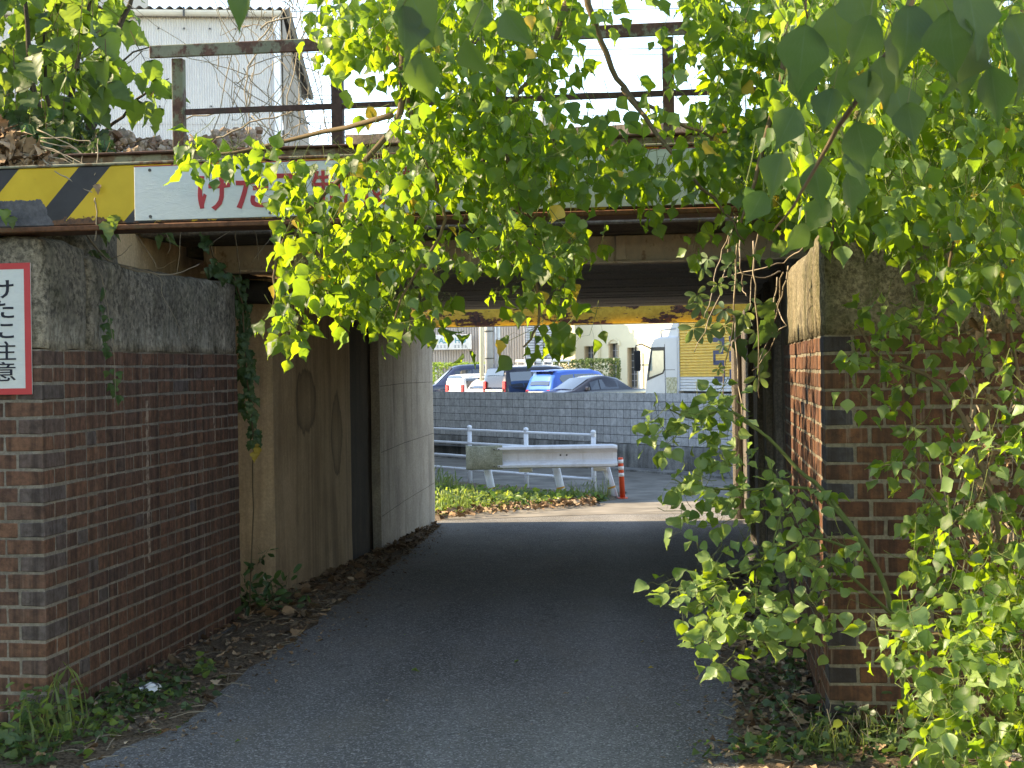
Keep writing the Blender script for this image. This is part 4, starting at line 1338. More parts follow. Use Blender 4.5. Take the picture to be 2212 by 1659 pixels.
# ================================================================== FAR BUILDINGS, POLES, HEDGES, WIRES
M['cream'] = plain('cream_render', (.80, .72, .52), .85, .2, 0, .1, .8)
M['jamb'] = plain('tan_reveal', (.55, .42, .27), .85, .2)
M['greyclad'] = plain('grey_cladding', (.46, .42, .39), .8, .2, 0, .08, 1.0)
M['win'] = plain('window_glass', (.10, .11, .12), .15, .6)
M['lattice'] = plain('lattice_white', (.62, .64, .68), .6, .3)
def cream_house():
    ang = math.radians(14)
    P = W(1211, 800, 76)
    root = empty('cream_building', (P.x, P.y, -.3), ang * 0 - math.radians(-0) )
    root.rotation_euler = (0, 0, -math.radians(35))
    tag(root, 'sunlit cream rendered building with tall recessed openings behind the parked cars', 'building')
    d = 4.0; H = 5.2; Wd = 16
    def loc(px, py):
        """point of the facade plane under a pixel"""
        u, v = uv(px, py)
        c, s = math.cos(-math.radians(35)), math.sin(-math.radians(35))
        # solve P + x*(c,s) = Y*(u,1)
        # P.x + x c = u (P.y + x s)
        x = (u * P.y - P.x) / (c - u * s)
        Y = P.y + x * s
        return x, EYE - v * Y + .3
    holes = []
    for (a, b, z_) in ((1261, 1283, 748), (1354, 1377, 751)):
        x0, zt = loc(a, z_); x1, _ = loc(b, z_)
        holes.append((x0, x1, zt))
    xa, za = loc(1314, 742); xb, _ = loc(1337, 742)
    holes.append((xa, xb, za)); holes.sort()
    # facade built in strips round the openings
    mb = MB(); x = 0.0
    for (a, b, zt) in holes:
        mb.box(x, 0, 0, a, .3, H); mb.box(a, 0, zt, b, .3, H)
        x = b
    mb.box(x, 0, 0, Wd, .3, H); mb.box(0, .302, 0, .3, d * 2, H); mb.box(Wd - .3, .302, 0, Wd, d * 2, H); mb.box(.3, d * 2, 0, Wd - .3, d * 2 + .3, H)
    mb.build('wall', M['cream'], root)
    mb = MB(); mb.bbox(-.15, -.15, H + .002, Wd + .15, d * 2 + .4, H + .25, .03); mb.build('roof', M['cream'], root)
    for i, (a, b, zt) in enumerate(holes):
        mb = MB(); mb.box(a - .002, .02, 0, a + .06, .6, zt - .003); mb.box(b - .06, .02, 0, b + .002, .6, zt - .003); mb.build('reveal', M['jamb'], root)
        mb = MB(); mb.box(a + .06, .35, 0, b - .06, .4, zt - .003); w_ = mb.build('window', M['win'], root)
        mb = MB()
        n = 3
        for k in range(1, n): 
            xx = a + .06 + (b - a - .12) * k / n; mb.box(xx - .012, .33, 0, xx + .012, .349, zt - .01)
        for k in range(1, 8): mb.box(a + .06, .325, zt * k / 8 - .012, b - .06, .3295, zt * k / 8 + .012)
        mb.build('glazing_bar', M['lattice'], w_)
    for (pa, pb, py) in ((1288, 1296, 741), (1401, 1412, 744)):
        x0, zt = loc(pa, py); x1, _ = loc(pb, py)
        mb = MB(); mb.bbox(x0, -.22, 0, x1, -.002, zt, .02); mb.build('pilaster_fin', M['cream'], root)
    # arch heading over the middle opening
    (a, b, zt) = holes[1]
    mb = MB(); r_ = (b - a) / 2; n = 10
    outer = [((a + b) / 2 + math.cos(math.pi * k / n) * (r_ + .1), zt - .1 + math.sin(math.pi * k / n) * (r_ * .9 + .1)) for k in range(n + 1)]
    inner = [((a + b) / 2 + math.cos(math.pi * k / n) * r_, zt - .1 + math.sin(math.pi * k / n) * r_ * .9) for k in range(n + 1)]
    for k in range(n):
        q = [outer[k], outer[k+1], inner[k+1], inner[k]]
        mb.prism(q, -.08, -.003, lambda a_, b_, d_: (a_, d_, b_))
    mb.build('arch_moulding', M['cream'], root)
    mb = MB(); x0, _ = loc(1379, 770); x1, zt = loc(1388, 762); mb.bbox(x0, -.05, 0, x1, -.01, zt, .005); mb.build('notice_board', M['white'], root)
cream_house()
def clad_building():
    P = W(880, 800, 84)
    root = empty('clad_building', (P.x, P.y, -.3), 0)
    root.rotation_euler = (0, 0, -math.radians(6))
    tag(root, 'grey beige ribbed metal clad building with a white shop sign far beyond the bridge', 'building')
    mb = MB(); mb.box(0, .06, 0, 8.75, 9, 6); mb.build('wall', M['greyclad'], root)
    x = 0
    while x < 8.7:
        w_ = .6
        mb = MB()
        for k in range(4): mb.bbox(x + k * .15, 0, 0, x + k * .15 + .1, .058, 6, .01)
        mb.build('cladding_panel', M['greyclad'], root); x += w_
    mb = MB(); mb.bbox(-.1, -.1, 6.002, 8.85, 9.1, 6.3, .03); mb.build('roof', M['roof_sheet'], root)
    mb = MB(); mb.bbox(1.2, -.05, 0, 1.7, -.002, 1.7, .02); mb.build('side_door', M['white'], root)
    mb = MB()
    mb.bbox(.2, -.12, 1.82, 8.7, -.003, 1.9, .01); mb.build('ledge', M['white'], root)
    sgn = empty('shop_sign', W(975, 739, 83.2), -math.radians(6))
    tag(sgn, 'white shop sign with teal letters on the grey clad building', 'sign')
    mb = MB(); mb.bbox(-1.35, 0, -.42, 1.15, .06, .42, .01); mb.build('panel', M['white'], sgn)
    teal = plain('teal_letters', (.12, .36, .42), .5, .3); gry = plain('grey_letters', (.16, .2, .24), .5, .3)
    x = -1.05
    for ch in 'J-ASS':
        letter(ch, .42, teal, sgn, x, .1, .012, 1.0, -.003); x += .24
    letter('HO', .42, teal, sgn, .52, .1, .012, 1.0, -.003)
    mb = MB()
    for k in range(10):
        if k in (4, 5): continue
        xx = -1.05 + k * .2
        mb.box(xx, -.004, -.32, xx + .13, -.001, -.30); mb.box(xx, -.004, -.25, xx + .13, -.001, -.235); mb.box(xx, -.004, -.19, xx + .13, -.001, -.175); mb.box(xx + .055, -.0045, -.32, xx + .075, -.0041, -.17)
    mb.build('small_lettering', gry, sgn)
clad_building()
def lattice_tower():
    P = W(1134, 800, 74)
    root = empty('louvred_stair_screen', (P.x, P.y, -.3), 0)
    tag(root, 'white louvred stair enclosure with dark posts between the two far buildings', 'building')
    wd = W(1206, 800, 74).x - P.x
    mb = MB(); mb.box(0, .1, 0, wd, 1.6, 6); mb.build('core', plain('stair_core', (.40, .42, .46), .7, .2), root)
    for k in range(44):
        mb = MB(); mb.bbox(.02, 0, .12 + k * .13, wd - .02, .09, .2 + k * .13, .008); mb.build('slat', M['lattice'], root)
    for x in (0, wd * .3, wd * .62, wd - .05):
        mb = MB(); mb.bbox(x, -.06, 0, x + .05, -.002, 6, .006); mb.build('post', plain('dark_post', (.1, .1, .12), .5, .3), root)
lattice_tower()
def pole(px, Y, r, H, label, mat, name='utility_pole', cross=False):
    P = W(px, 800, Y)
    root = empty(name, (P.x, P.y, -.3))
    tag(root, label, 'pole')
    mb = MB(); mb.smooth = True
    mb.tube([(0, 0, 0), (0, 0, H)], [r, r * .75], 14); mb.build('shaft', mat, root)
    return root
M['conc_pole'] = plain('pole_concrete', (.46, .45, .42), .85, .2)
M['conduit'] = plain('pale_conduit', (.66, .68, .66), .5, .3)
pp = pole(1057, 60, .19, 8, 'grey concrete utility pole with pale conduits beyond the parked cars', M['conc_pole'])
for k, (x, c, r) in enumerate(((.26, 'galv', .06), (.40, 'conduit', .07))):
    mb = MB(); mb.smooth = True; mb.tube([(x, 0, 0), (x, 0, 6.5)], r, 10); mb.build('conduit', M[c], pp)
for z in (1.4, 2.1, 3.2):
    mb = MB(); mb.tube([(0, 0, z), (0, 0, z + .05)], .2, 12); mb.build('strap', M['bolt'], pp)
pole(1041, 61, .10, 7, 'slim cream post beside the concrete utility pole', plain('cream_post', (.72, .66, .48), .6, .3), 'slim_post')
p2 = pole(1186, 16.5, .07, 5.2, 'pale concrete pole rising behind the bridge railing and leaves', plain('catenary_pole', (.55, .54, .5), .8, .2), 'catenary_pole')
p2.location.z = 2.4
for z in (4.6, 4.0):
    mb = MB(); mb.bbox(-1.2, -.03, z, 1.2, .03, z + .06, .01); mb.build('crossarm', M['galv'], p2)

def wire(pyL, pyR, Y, lab):
    mb = MB(); mb.smooth = True
    a, b = W(150, pyL, Y), W(2150, pyR, Y)
    pts = []
    for k in range(25):
        u = k / 24; p = a + (b - a) * (u * 3 - 1); p.z -= .9 * (1 - (2 * (u * 3 - 1) - 1) ** 2) * .15; pts.append(p)
    mb.tube(pts, .010, 5)
    o = mb.build('overhead_wire', M['trim'])
    tag(o, lab, 'wire', 'overhead wires above the railway')
for (l, r, Y, q) in ((22, 2, 40, 'topmost overhead wire, above the warehouse eave'), (112, 84, 38, 'overhead wire just under the top rail, upper of a pair'), (124, 100, 45, 'overhead wire just under the top rail, lower of a pair'), (204, 180, 40, 'overhead wire midway between top rail and middle rail, upper one'), (213, 190, 42, 'overhead wire midway between top rail and middle rail, lower one'), (250, 232, 44, 'overhead wire just above the concrete parapet, upper one'), (262, 240, 40, 'lowest overhead wire, close to the top of the concrete parapet')):
    wire(l, r, Y, q)

def leaf_ball(name, label, cat, c, rx, ry, rz, n, size, mat, group=None, seed=0, box=False):
    r = random.Random(seed)
    mb = MB()
    for i in range(n):
        while True:
            p = Vector((r.uniform(-1, 1), r.uniform(-1, 1), r.uniform(-1, 1)))
            if box or p.length < 1: break
        if box:
            k = r.randrange(3)
            if r.random() < .8: p[k] = math.copysign(r.uniform(.85, 1.04), p[k])
        else:
            p = p.normalized() * (p.length ** .35) * (1 + .12 * mnoise.noise(p * 2 + Vector((seed, 0, 0))))
        q = Vector((p.x * rx, p.y * ry, p.z * rz))
        d = Vector((r.uniform(-1, 1), r.uniform(-1, 1), r.uniform(-.3, 1.2))).normalized()
        s = size * r.uniform(.6, 1.3)
        x = d.orthogonal().normalized() * s; y = d.cross(x).normalized() * s * .6
        mb.add([q - x, q - y * .8, q + x, q + y * .8], [[0, 1, 2, 3]])
    root = empty(name, (c[0], c[1], c[2] - rz))
    tag(root, label, cat, group)
    o = mb.build('foliage', mat, root, (0, 0, rz)); o['kind'] = 'stuff'
    mb = MB(); mb.tube([(0, 0, 0), (0, 0, rz)], .05, 6); mb.build('stem', M['bark'], root)
    return root
HG = 'clipped shrubs in front of the far buildings'
c = W(1228, 785, 72); leaf_ball('clipped_shrub', 'clipped dark green shrub left of the tall window of the cream building', 'shrub', (c.x, c.y, .75), .75, .7, 1.0, 2600, .07, M['leaf_under'], HG, 1, True)
c = W(1302, 790, 70); leaf_ball('clipped_shrub', 'clipped dark green shrub under the arched opening of the cream building', 'shrub', (c.x, c.y, .75), .78, .7, 1.02, 2600, .07, M['leaf_under'], HG, 2, True)
c = W(992, 787, 78); leaf_ball('clipped_hedge', 'sunlit yellow green clipped hedge in front of the grey clad building', 'hedge', (c.x, c.y, .7), 1.5, .6, 1.02, 3600, .08, M['leaf_weed'], HG, 3, True)
c = W(1095, 790, 74); leaf_ball('clipped_shrub', 'dark green shrub just right of the concrete utility pole', 'shrub', (c.x, c.y, .6), .75, .6, 1.0, 1800, .08, M['leaf_under'], HG, 4)

# mostly hidden tall block, added left of the warehouse to shade the lorry
def build_shade_block():
    root = empty('shade_block', (-17, 30.5, -.5), 0)
    tag(root, 'tall grey block added left of the warehouse to shade the lorry', 'building')
    wl = plain('shade_block_wall', (.45, .43, .4), .85, .2)
    mb = MB(); mb.box(-6, 0, 0, 6, 15, 14.5); mb.build('wall', wl, root)
    mb = MB(); mb.bbox(-6.2, -.2, 14.502, 6.2, 15.2, 14.9, .05); mb.build('roof', wl, root)
    for k in range(5):
        for i in range(4):
            mb = MB(); mb.box(-5 + i * 2.7, -.03, 1.2 + k * 2.8, -3.4 + i * 2.7, -.003, 2.5 + k * 2.8); mb.build('window', M['win'], root)
build_shade_block()
# ================================================================== LEAVES
def leaf_arr(kind, seed):
    """one leaf: base at the origin, tip along +y, face +z, unit length. returns verts, faces"""
    r = random.Random(seed)
    if kind == 'tallow':
        outl = [(0, .0), (.05, .14), (.17, .32), (.32, .44), (.43, .44), (.57, .31), (.70, .165), (.84, .065), (1.0, 0.0)]
    elif kind == 'round':
        outl = [(0, .0), (.04, .2), (.15, .39), (.33, .5), (.5, .48), (.66, .34), (.8, .18), (.9, .08), (1.0, 0.0)]
    elif kind == 'mulberry':
        outl = [(0, .04), (-.08, .2), (.02, .40), (.18, .50), (.27, .44), (.34, .49), (.45, .38), (.5, .40), (.64, .25), (.69, .26), (.84, .09), (1.0, 0.0)]
    elif kind == 'ivy':
        outl = [(0, .03), (-.10, .22), (.02, .36), (.10, .52), (.2, .44), (.32, .46), (.36, .30), (.52, .26), (.56, .28), (.72, .15), (1.0, 0.0)]
    elif kind == 'oblong':
        outl = [(0, .02), (.15, .13), (.4, .21), (.65, .23), (.85, .17), (1.0, .0)]
    elif kind == 'blade':
        outl = [(0, .02), (.3, .025), (.6, .02), (.85, .012), (1.0, 0.0)]
    fold = r.uniform(.12, .6)
    bend = r.uniform(-.2, .75)
    twist = r.uniform(-.35, .35)
    if kind == 'blade': bend = r.uniform(.5, 1.4); fold = .3
    wav = r.uniform(.0, .06)
    vs = []
    for i, (t, w) in enumerate(outl):
        a = bend * t
        yy = math.sin(a) / bend if abs(bend) > .05 else t
        zz = -(1 - math.cos(a)) / bend if abs(bend) > .05 else 0
        for sgn in (-1, 0, 1):
            x = sgn * w * math.cos(fold)
            z = w * abs(sgn) * math.sin(fold) + wav * math.sin(i * 2.1 + sgn) * abs(sgn)
            tx = x * math.cos(twist * t) - z * math.sin(twist * t)
            tz = x * math.sin(twist * t) + z * math.cos(twist * t)
            vs.append((tx, yy + (w * .0), zz + tz))
    n = len(outl)
    fs = []
    for i in range(n - 1):
        for k in (0, 1):
            fs.append((i*3 + k, i*3 + k + 1, (i+1)*3 + k + 1, (i+1)*3 + k))
    return np.array(vs), fs
def luv(nv):
    n = nv // 3
    if nv % 3: return np.zeros((nv, 3))
    a = np.zeros((nv, 3)); i = np.arange(nv)
    a[:, 0] = (i % 3) - 1.0
    a[:, 1] = (i // 3) / max(1, n - 1)
    return a
def palmate(seed):
    r = random.Random(seed)
    V, F = [], []
    for k in range(5):
        v, f = leaf_arr('oblong', seed * 7 + k)
        an = math.radians(-110 + 55 * k + r.uniform(-8, 8)); s = .55 + .1 * (2 - abs(k - 2)) / 2
        c, si = math.cos(an), math.sin(an)
        w = v * s
        w = np.stack([w[:, 0] * c + (w[:, 1] + .06) * si, -w[:, 0] * si + (w[:, 1] + .06) * c, w[:, 2]], 1) + np.array([0, .35, 0])
        b = len(V); V.extend(w.tolist()); F.extend([tuple(b + i for i in q) for q in f])
    return np.array(V), F
LEAVES = {}
for kd, cnt in (('tallow', 8), ('round', 7), ('mulberry', 6), ('ivy', 5), ('blade', 6), ('oblong', 4)):
    LEAVES[kd] = [leaf_arr(kd, 100 + i) for i in range(cnt)]
LEAVES['palmate'] = [palmate(i) for i in range(4)]
_lm = {}
def leaf_mesh(kind, i, mat):
    k = (kind, i, mat.name)
    if k not in _lm:
        v, f = LEAVES[kind][i]
        me = bpy.data.meshes.new('leaf')
        me.from_pydata(v.tolist(), [], f); me.materials.append(mat)
        me.polygons.foreach_set('use_smooth', [True] * len(f))
        me.attributes.new('luv', 'FLOAT_VECTOR', 'POINT').data.foreach_set('vector', luv(len(v)).ravel())
        _lm[k] = me
    return _lm[k]
def frame(tip, nrm, size, sx=1.0):
    y = tip.normalized()
    z = nrm - y * nrm.dot(y)
    if z.length < 1e-4: z = y.orthogonal()
    z.normalize(); x = y.cross(z)
    m = Matrix((x * size * sx, y * size, z * size)).transposed().to_4x4()
    return m
def foliage(root, items, mats, maxparts=300, name='leaf', stuffname='leaves'):
    """items: (kind, index, matrix4 world, mat key). biggest in view become parts, rest one joined part"""
    inv = Matrix.Translation(-Vector(root.location))
    def score(it):
        p = it[2].translation
        if p.y < .3: return 0
        px = p.x / p.y * FPX + CX; py = CY - (p.z - EYE) / p.y * FPX
        vis = 1.0 if (-60 < px < 2270 and -60 < py < 1720) else .05
        return vis * it[2].col[1].xyz.length / p.y
    items = sorted(items, key=score, reverse=True)
    for kd, i, m4, mk in items[:maxparts]:
        o = bpy.data.objects.new(name, leaf_mesh(kd, i, M[mk]))
        o.parent = root; o.matrix_local = inv @ m4
        COL.objects.link(o)
    rest = items[maxparts:]
    if rest:
        keys = sorted(set(it[3] for it in rest))
        VV, LI, LT, MI, UV = [], [], [], [], []
        off = 0
        for kd, i, m4, mk in rest:
            v, f = LEAVES[kd][i]
            A = np.array(inv @ m4)
            VV.append(v @ A[:3, :3].T + A[:3, 3])
            UV.append(luv(len(v)))
            fa = np.array(f) + off
            LI.append(fa.ravel()); LT.append(np.full(len(f), 4)); MI.append(np.full(len(f), keys.index(mk)))
            off += len(v)
        V = np.concatenate(VV); LI = np.concatenate(LI); LT = np.concatenate(LT); MI = np.concatenate(MI)
        me = bpy.data.meshes.new(stuffname)
        me.vertices.add(len(V)); me.vertices.foreach_set('co', V.ravel())
        me.loops.add(len(LI)); me.loops.foreach_set('vertex_index', LI)
        me.polygons.add(len(LT)); me.polygons.foreach_set('loop_start', np.concatenate([[0], np.cumsum(LT)[:-1]])); me.polygons.foreach_set('loop_total', LT)
        for k in keys: me.materials.append(M[k])
        me.polygons.foreach_set('material_index', MI)
        me.polygons.foreach_set('use_smooth', np.ones(len(LT), dtype=bool))
        me.update(calc_edges=True)
        me.attributes.new('luv', 'FLOAT_VECTOR', 'POINT').data.foreach_set('vector', np.concatenate(UV).ravel())
        o = link(stuffname, me, root); o['kind'] = 'stuff'
    return items
def rv(r, s=1.0):
    return Vector((r.gauss(0, s), r.gauss(0, s), r.gauss(0, s)))

def sprays(r, cells, lam, kind, matpick, size, out, twigs, Yj=.25, spray=(3, 6), tlen=.085, hang=.75, face=(-.2, -.55, .45), pet=.045, area=720.0, upright=0.0, pr=.0011):
    """cells: (x0,y0,x1,y1,density,Ya,Yb) in photograph survey px at depth Ya..Yb"""
    nk = len(LEAVES[kind])
    for (x0, y0, x1, y1, dn, Ya, Yb) in cells:
        sc = (0.5 * (Ya + Yb) / 5.0) ** 2
        A = (x1 - x0) * (y1 - y0)
        if dn >= .99: dn = .99
        q_ = min(1, max(0, (dn - .4) / .42)); lm = 1 + (lam - 1) * q_ * q_ * (3 - 2 * q_)
        n = -math.log(1 - dn) * lm * A / (area / sc * (size[0] + size[1]) ** 2 / (.13 ** 2))
        ns = n / ((spray[0] + spray[1]) / 2)
        ns = int(ns) + (r.random() < ns % 1)
        for _ in range(ns):
            Y = r.uniform(Ya, Yb)
            c = W(r.uniform(x0, x1), r.uniform(y0, y1), Y)
            nl = r.randint(*spray)
            dr = Vector((r.gauss(0, .6), r.gauss(0, .6), -hang + r.gauss(0, .45) + upright)).normalized()
            tl = tlen * r.uniform(.7, 1.4)
            a = c - dr * tl * .5
            pts = [a - dr * tl * .35 + Vector((0, 0, .012)), a]
            nrm0 = (Vector(face) + rv(r, .35)).normalized()
            for k in range(nl):
                u = (k + .5) / nl
                p = a + dr * tl * u
                pts.append(p)
                side = dr.cross(nrm0).normalized() * (1 if k % 2 else -1)
                pd = (side * .8 + dr * .5 + rv(r, .3)).normalized()
                pl_ = pet * r.uniform(.6, 1.3)
                mid = p + pd * pl_ * .6
                q = mid + (pd * .5 + Vector((0, 0, -.5))).normalized() * pl_ * .5
                s_ = r.uniform(*size)
                tip = (pd * .45 + Vector((0, 0, -1)) * hang + rv(r, .35) + Vector((0, 0, upright)))
                nr = (nrm0 + rv(r, .5)).normalized()
                out.append((kind, r.randrange(nk), Matrix.Translation(q) @ frame(tip, nr, s_, r.uniform(.8, 1.08)), matpick(r)))
                twigs.tube([p, mid, q], pr * .38, 3, False)
            twigs.tube(pts, [pr * 1.3] + [pr * (1.1 - .7 * i / len(pts)) for i in range(len(pts) - 1)], 3, False)
def limb(mb, pts, r0, r1, n=7, wob=0.01, r=rnd):
    P = []
    pts = [Vector(p) for p in pts]
    for i in range(len(pts) - 1):
        for k in range(4):
            u = k / 4
            # catmull-rom
            p0 = pts[max(i-1, 0)]; p1 = pts[i]; p2 = pts[i+1]; p3 = pts[min(i+2, len(pts)-1)]
            P.append(.5 * ((2*p1) + (p2 - p0) * u + (2*p0 - 5*p1 + 4*p2 - p3) * u*u + (3*p1 - p0 - 3*p2 + p3) * u**3) + rv(r, wob))
    P.append(pts[-1])
    mb.smooth = True
    mb.tube(P, [r0 + (r1 - r0) * i / (len(P) - 1) for i in range(len(P))], n)

# ------------------------------------------------------------------ A: the overhanging tallow tree
r = random.Random(21)
items, tw = [], MB()
tw.smooth = True
def pick(*a):
    ks = []
    for k, w in a: ks += [k] * w
    return lambda rr_: rr_.choice(ks)
Ya, Yb = 4.5, 5.45
def C(x0, y0, x1, y1, d, a=Ya, b=Yb): return (x0, y0, x1, y1, d, a, b)
cells = [
 C(640,0,700,90,.5), C(700,-40,1000,100,.86), C(1000,-40,1250,100,.82), C(1250,-40,1480,60,.35), C(1480,-40,1700,100,.84),
 C(735,100,860,190,.6), C(860,100,1000,200,.85), C(1000,100,1170,200,.85), C(1170,100,1260,200,.65), C(1260,80,1560,200,.2), C(1540,100,1700,200,.82),
 C(650,110,730,150,.2), C(770,200,850,290,.35), C(850,200,1180,300,.88), C(1180,200,1330,300,.72), C(1330,200,1520,300,.5), C(1520,200,1700,300,.86),
 C(405,255,470,310,.5), C(415,300,560,352,.78), C(560,280,650,330,.25), C(560,330,700,400,.62), C(700,310,800,400,.72), C(800,300,1200,400,.9), C(1200,300,1500,385,.72), C(1500,300,1700,400,.88),
 C(445,370,462,385,.5), C(588,395,640,465,.6), C(640,390,760,480,.78), C(760,400,900,480,.82), C(900,400,1050,450,.6), C(1040,390,1130,470,.85), C(1130,400,1260,480,.6), C(1260,390,1330,440,.25), C(1400,400,1540,460,.5), C(1560,390,1700,470,.82),
 C(600,480,760,570,.86), C(760,480,910,570,.84), C(955,480,1080,550,.72), C(1070,470,1240,560,.8), C(1295,470,1325,525,.4), C(1475,470,1560,550,.45),
 C(590,560,700,640,.8), C(700,560,850,650,.88), C(850,560,960,650,.78), C(1010,560,1090,630,.4), C(1085,560,1230,640,.66),
 C(580,640,660,720,.72), C(660,640,760,690,.45), C(790,640,900,700,.74), C(900,640,975,700,.62), C(1000,620,1050,680,.2), C(1065,640,1225,720,.55),
 C(595,700,640,740,.5), C(690,690,720,730,.2), C(800,690,885,735,.6), C(945,690,1010,745,.45), C(1080,700,1220,770,.42), C(1265,700,1290,740,.2)]
sprays(r, cells, 1.95, 'tallow', pick(('leaf', 45), ('leaf_pale', 4), ('yellow_leaf', 1)), (.038, .076), items, tw, area=560)
cells2 = [C(700,-280,1700,-40,.6), C(1690,-280,2260,-40,.7,3.8,5.2), C(2260,-200,2750,420,.8,3.8,5.2), C(2260,400,2700,640,.7,3.8,5)]
sprays(r, cells2, 1.2, 'tallow', pick(('leaf', 40), ('leaf_pale', 9)), (.042, .074), items, tw, area=560)
cellsR = [C(1690,-40,2260,110,.9,3.6,5.2), C(1690,100,2260,210,.9,3.6,5.2), C(1690,200,2260,310,.92,3.6,5.2), C(1690,300,2260,410,.92,3.6,5.2), C(1690,400,1900,480,.85,3.8,5.2), C(1900,400,2260,480,.9,3.6,5.0),
 C(1795,470,1840,540,.4,4,5.0), C(1910,470,2000,540,.7,3.8,5), C(2000,470,2260,600,.85,3.6,5), C(1985,560,2140,650,.5,3.8,4.8), C(2140,560,2260,620,.6,3.6,4.6), C(1560,470,1700,540,.3,4.2,5)]
sprays(r, cellsR, 2.2, 'tallow', pick(('leaf', 40), ('leaf_pale', 9), ('yellow_leaf', 1)), (.036, .070), items, tw, area=560)
TA = empty('tallow_tree', (2.35, 6.6, 2.2))
tag(TA, 'overhanging tallow tree whose bright leafy boughs curtain the bridge girder', 'tree', 'tallow trees round the underpass')
mb = MB()
limb(mb, [(2.35, 6.6, 2.1), (2.2, 6.2, 2.6), (2.05, 5.6, 3.1), (1.9, 5.2, 3.7), (1.7, 5.0, 4.4)], .085, .05, 10, .006)
adopt(mb.build('trunk', M['bark']), TA)
mb = MB()
B = lambda *q: [W(*x) for x in q]
for q, a, b in ((B((1640,-260,5.2),(1280,-170,5.1),(1230,0,5.0),(1185,110,5.0),(1120,200,5.0),(1080,290,5.0),(1000,420,4.95)), .022, .006),
                (B((1640,-300,5.3),(1250,-120,5.2),(1265,-20,5.1),(1300,90,5.1),(1345,190,5.1),(1420,240,5.05),(1540,300,5.0)), .016, .005),
                (B((1640,-260,5.2),(1050,-230,4.9),(900,-60,4.9),(870,120,4.8),(850,280,4.8),(700,420,4.9),(610,520,5),(590,660,5)), .02, .004),
                (B((870,100,4.8),(900,300,4.8),(960,470,4.8),(880,620,4.8),(850,700,4.8)), .010, .003),
                (B((850,250,4.8),(640,300,5.2),(480,330,5.3),(410,290,5.4)), .010, .003),
                (B((1080,290,5.0),(1120,420,4.9),(1150,560,4.9),(1160,700,4.9),(1130,750,4.9)), .009, .003),
                (B((1345,190,5.1),(1450,330,4.9),(1540,430,4.8),(1610,520,4.8)), .009, .003),
                (B((1700,-200,4.6),(1700,100,4.5),(1640,350,4.5),(1600,480,4.5)), .014, .004),
                (B((2000,-300,4.6),(1900,0,4.4),(1850,250,4.3),(1800,500,4.4),(1785,540,4.5)), .018, .004),
                (B((2300,-200,4.6),(2150,150,4.4),(2080,400,4.3),(2050,600,4.3)), .016, .004),
                (B((2300,300,4.9),(2120,330,4.9),(1950,420,4.9),(1860,455,5.0)), .014, .005)):
    limb(mb, q, a, b, 6, .004)
mb.tube([Vector((1.7, 5.0, 4.4)), W(1640, -260, 5.2)], [.05, .025], 6)
for q in ((2000,-300,4.6), (2300,-200,4.6), (2300,300,4.9), (1700,-200,4.6)):
    mb.tube([Vector((1.9, 5.2, 3.7)), W(*q)], [.035, .016], 6)
adopt(mb.build('bough', M['twig']), TA)
adopt(tw.build('twigs', M['twig_green']), TA)['kind'] = 'stuff'
foliage(TA, items, None)

# ------------------------------------------------------------------ B: nearest bough, close to the lens
r = random.Random(33)
items, tw = [], MB(); tw.smooth = True
near = [(540,-10,1.55,.055,-.5,.2), (870,20,1.5,.075,.05,.1),(905,120,1.5,.07,.2,.3),(1010,90,1.55,.062,.4,-.2),(945,60,1.62,.05,-.6,.5),
 (1090,30,1.5,.06,.6,.2),(880,-20,1.5,.08,.4,.1),(1040,10,1.6,.05,-.2,.4),
 (1740,60,1.5,.085,-.1,.3),(1720,130,1.6,.075,.3,.5),(1880,40,1.35,.07,-.3,.2),(1930,70,1.45,.075,.2,.1),(2050,30,1.3,.08,.1,.3),(2040,110,1.4,.08,.35,.1),(2110,60,1.35,.085,-.3,.4),(2180,40,1.3,.08,.4,.2),(2140,150,1.4,.07,.2,.6),(2205,90,1.35,.075,-.1,.2),
 (1830,140,1.6,.06,.1,.6),(1900,130,1.5,.07,.2,.4),(1720,240,1.75,.07,-.5,.3),(1850,270,1.65,.075,.3,.2),(1880,160,1.5,.06,-.2,.4),(1930,190,1.6,.07,.3,.2),(1800,200,1.6,.065,-.3,.3),
 (1690,340,1.8,.075,-.4,.2),(1760,360,1.75,.07,.1,.4),(1830,380,1.75,.07,.2,.5),(1650,420,1.85,.06,-.5,.3),(1610,410,1.9,.05,.1,.2),(1790,440,1.8,.065,-.7,.1),(1740,490,1.8,.06,-.6,.2),(1830,330,1.7,.06,.4,.1),(1960,230,1.55,.06,.1,.3),
 (1960,20,1.4,.08,0,.2),(2010,-10,1.4,.08,.3,.2),(1800,20,1.5,.07,.1,.1),(2090,-20,1.3,.08,.1,.3),(1850,-30,1.45,.08,.2,.1)]
for px, py, Y, s_, lean, tw_ in near:
    p = W(px, py - 8, Y)
    tip = Vector((lean, r.uniform(-.3, .3), -1))
    nr = Vector((tw_ - .3 + r.gauss(0, .45), -1, .35 + r.gauss(0, .45)))
    items.append(('tallow', r.randrange(8), Matrix.Translation(p) @ frame(tip, nr, s_ * .86, .84), 'leaf_dark'))
    tw.tube([p, p + Vector((r.uniform(-.02, .02), r.uniform(-.02, .02), .035)), p + Vector((r.uniform(-.03, .03), .02, .07))], .0008, 3, False)
TB = empty('tallow_bough', W(1900, -400, 1.6))
tag(TB, 'bough of large dark green leaves hanging closest to the camera', 'branch')
mb = MB()
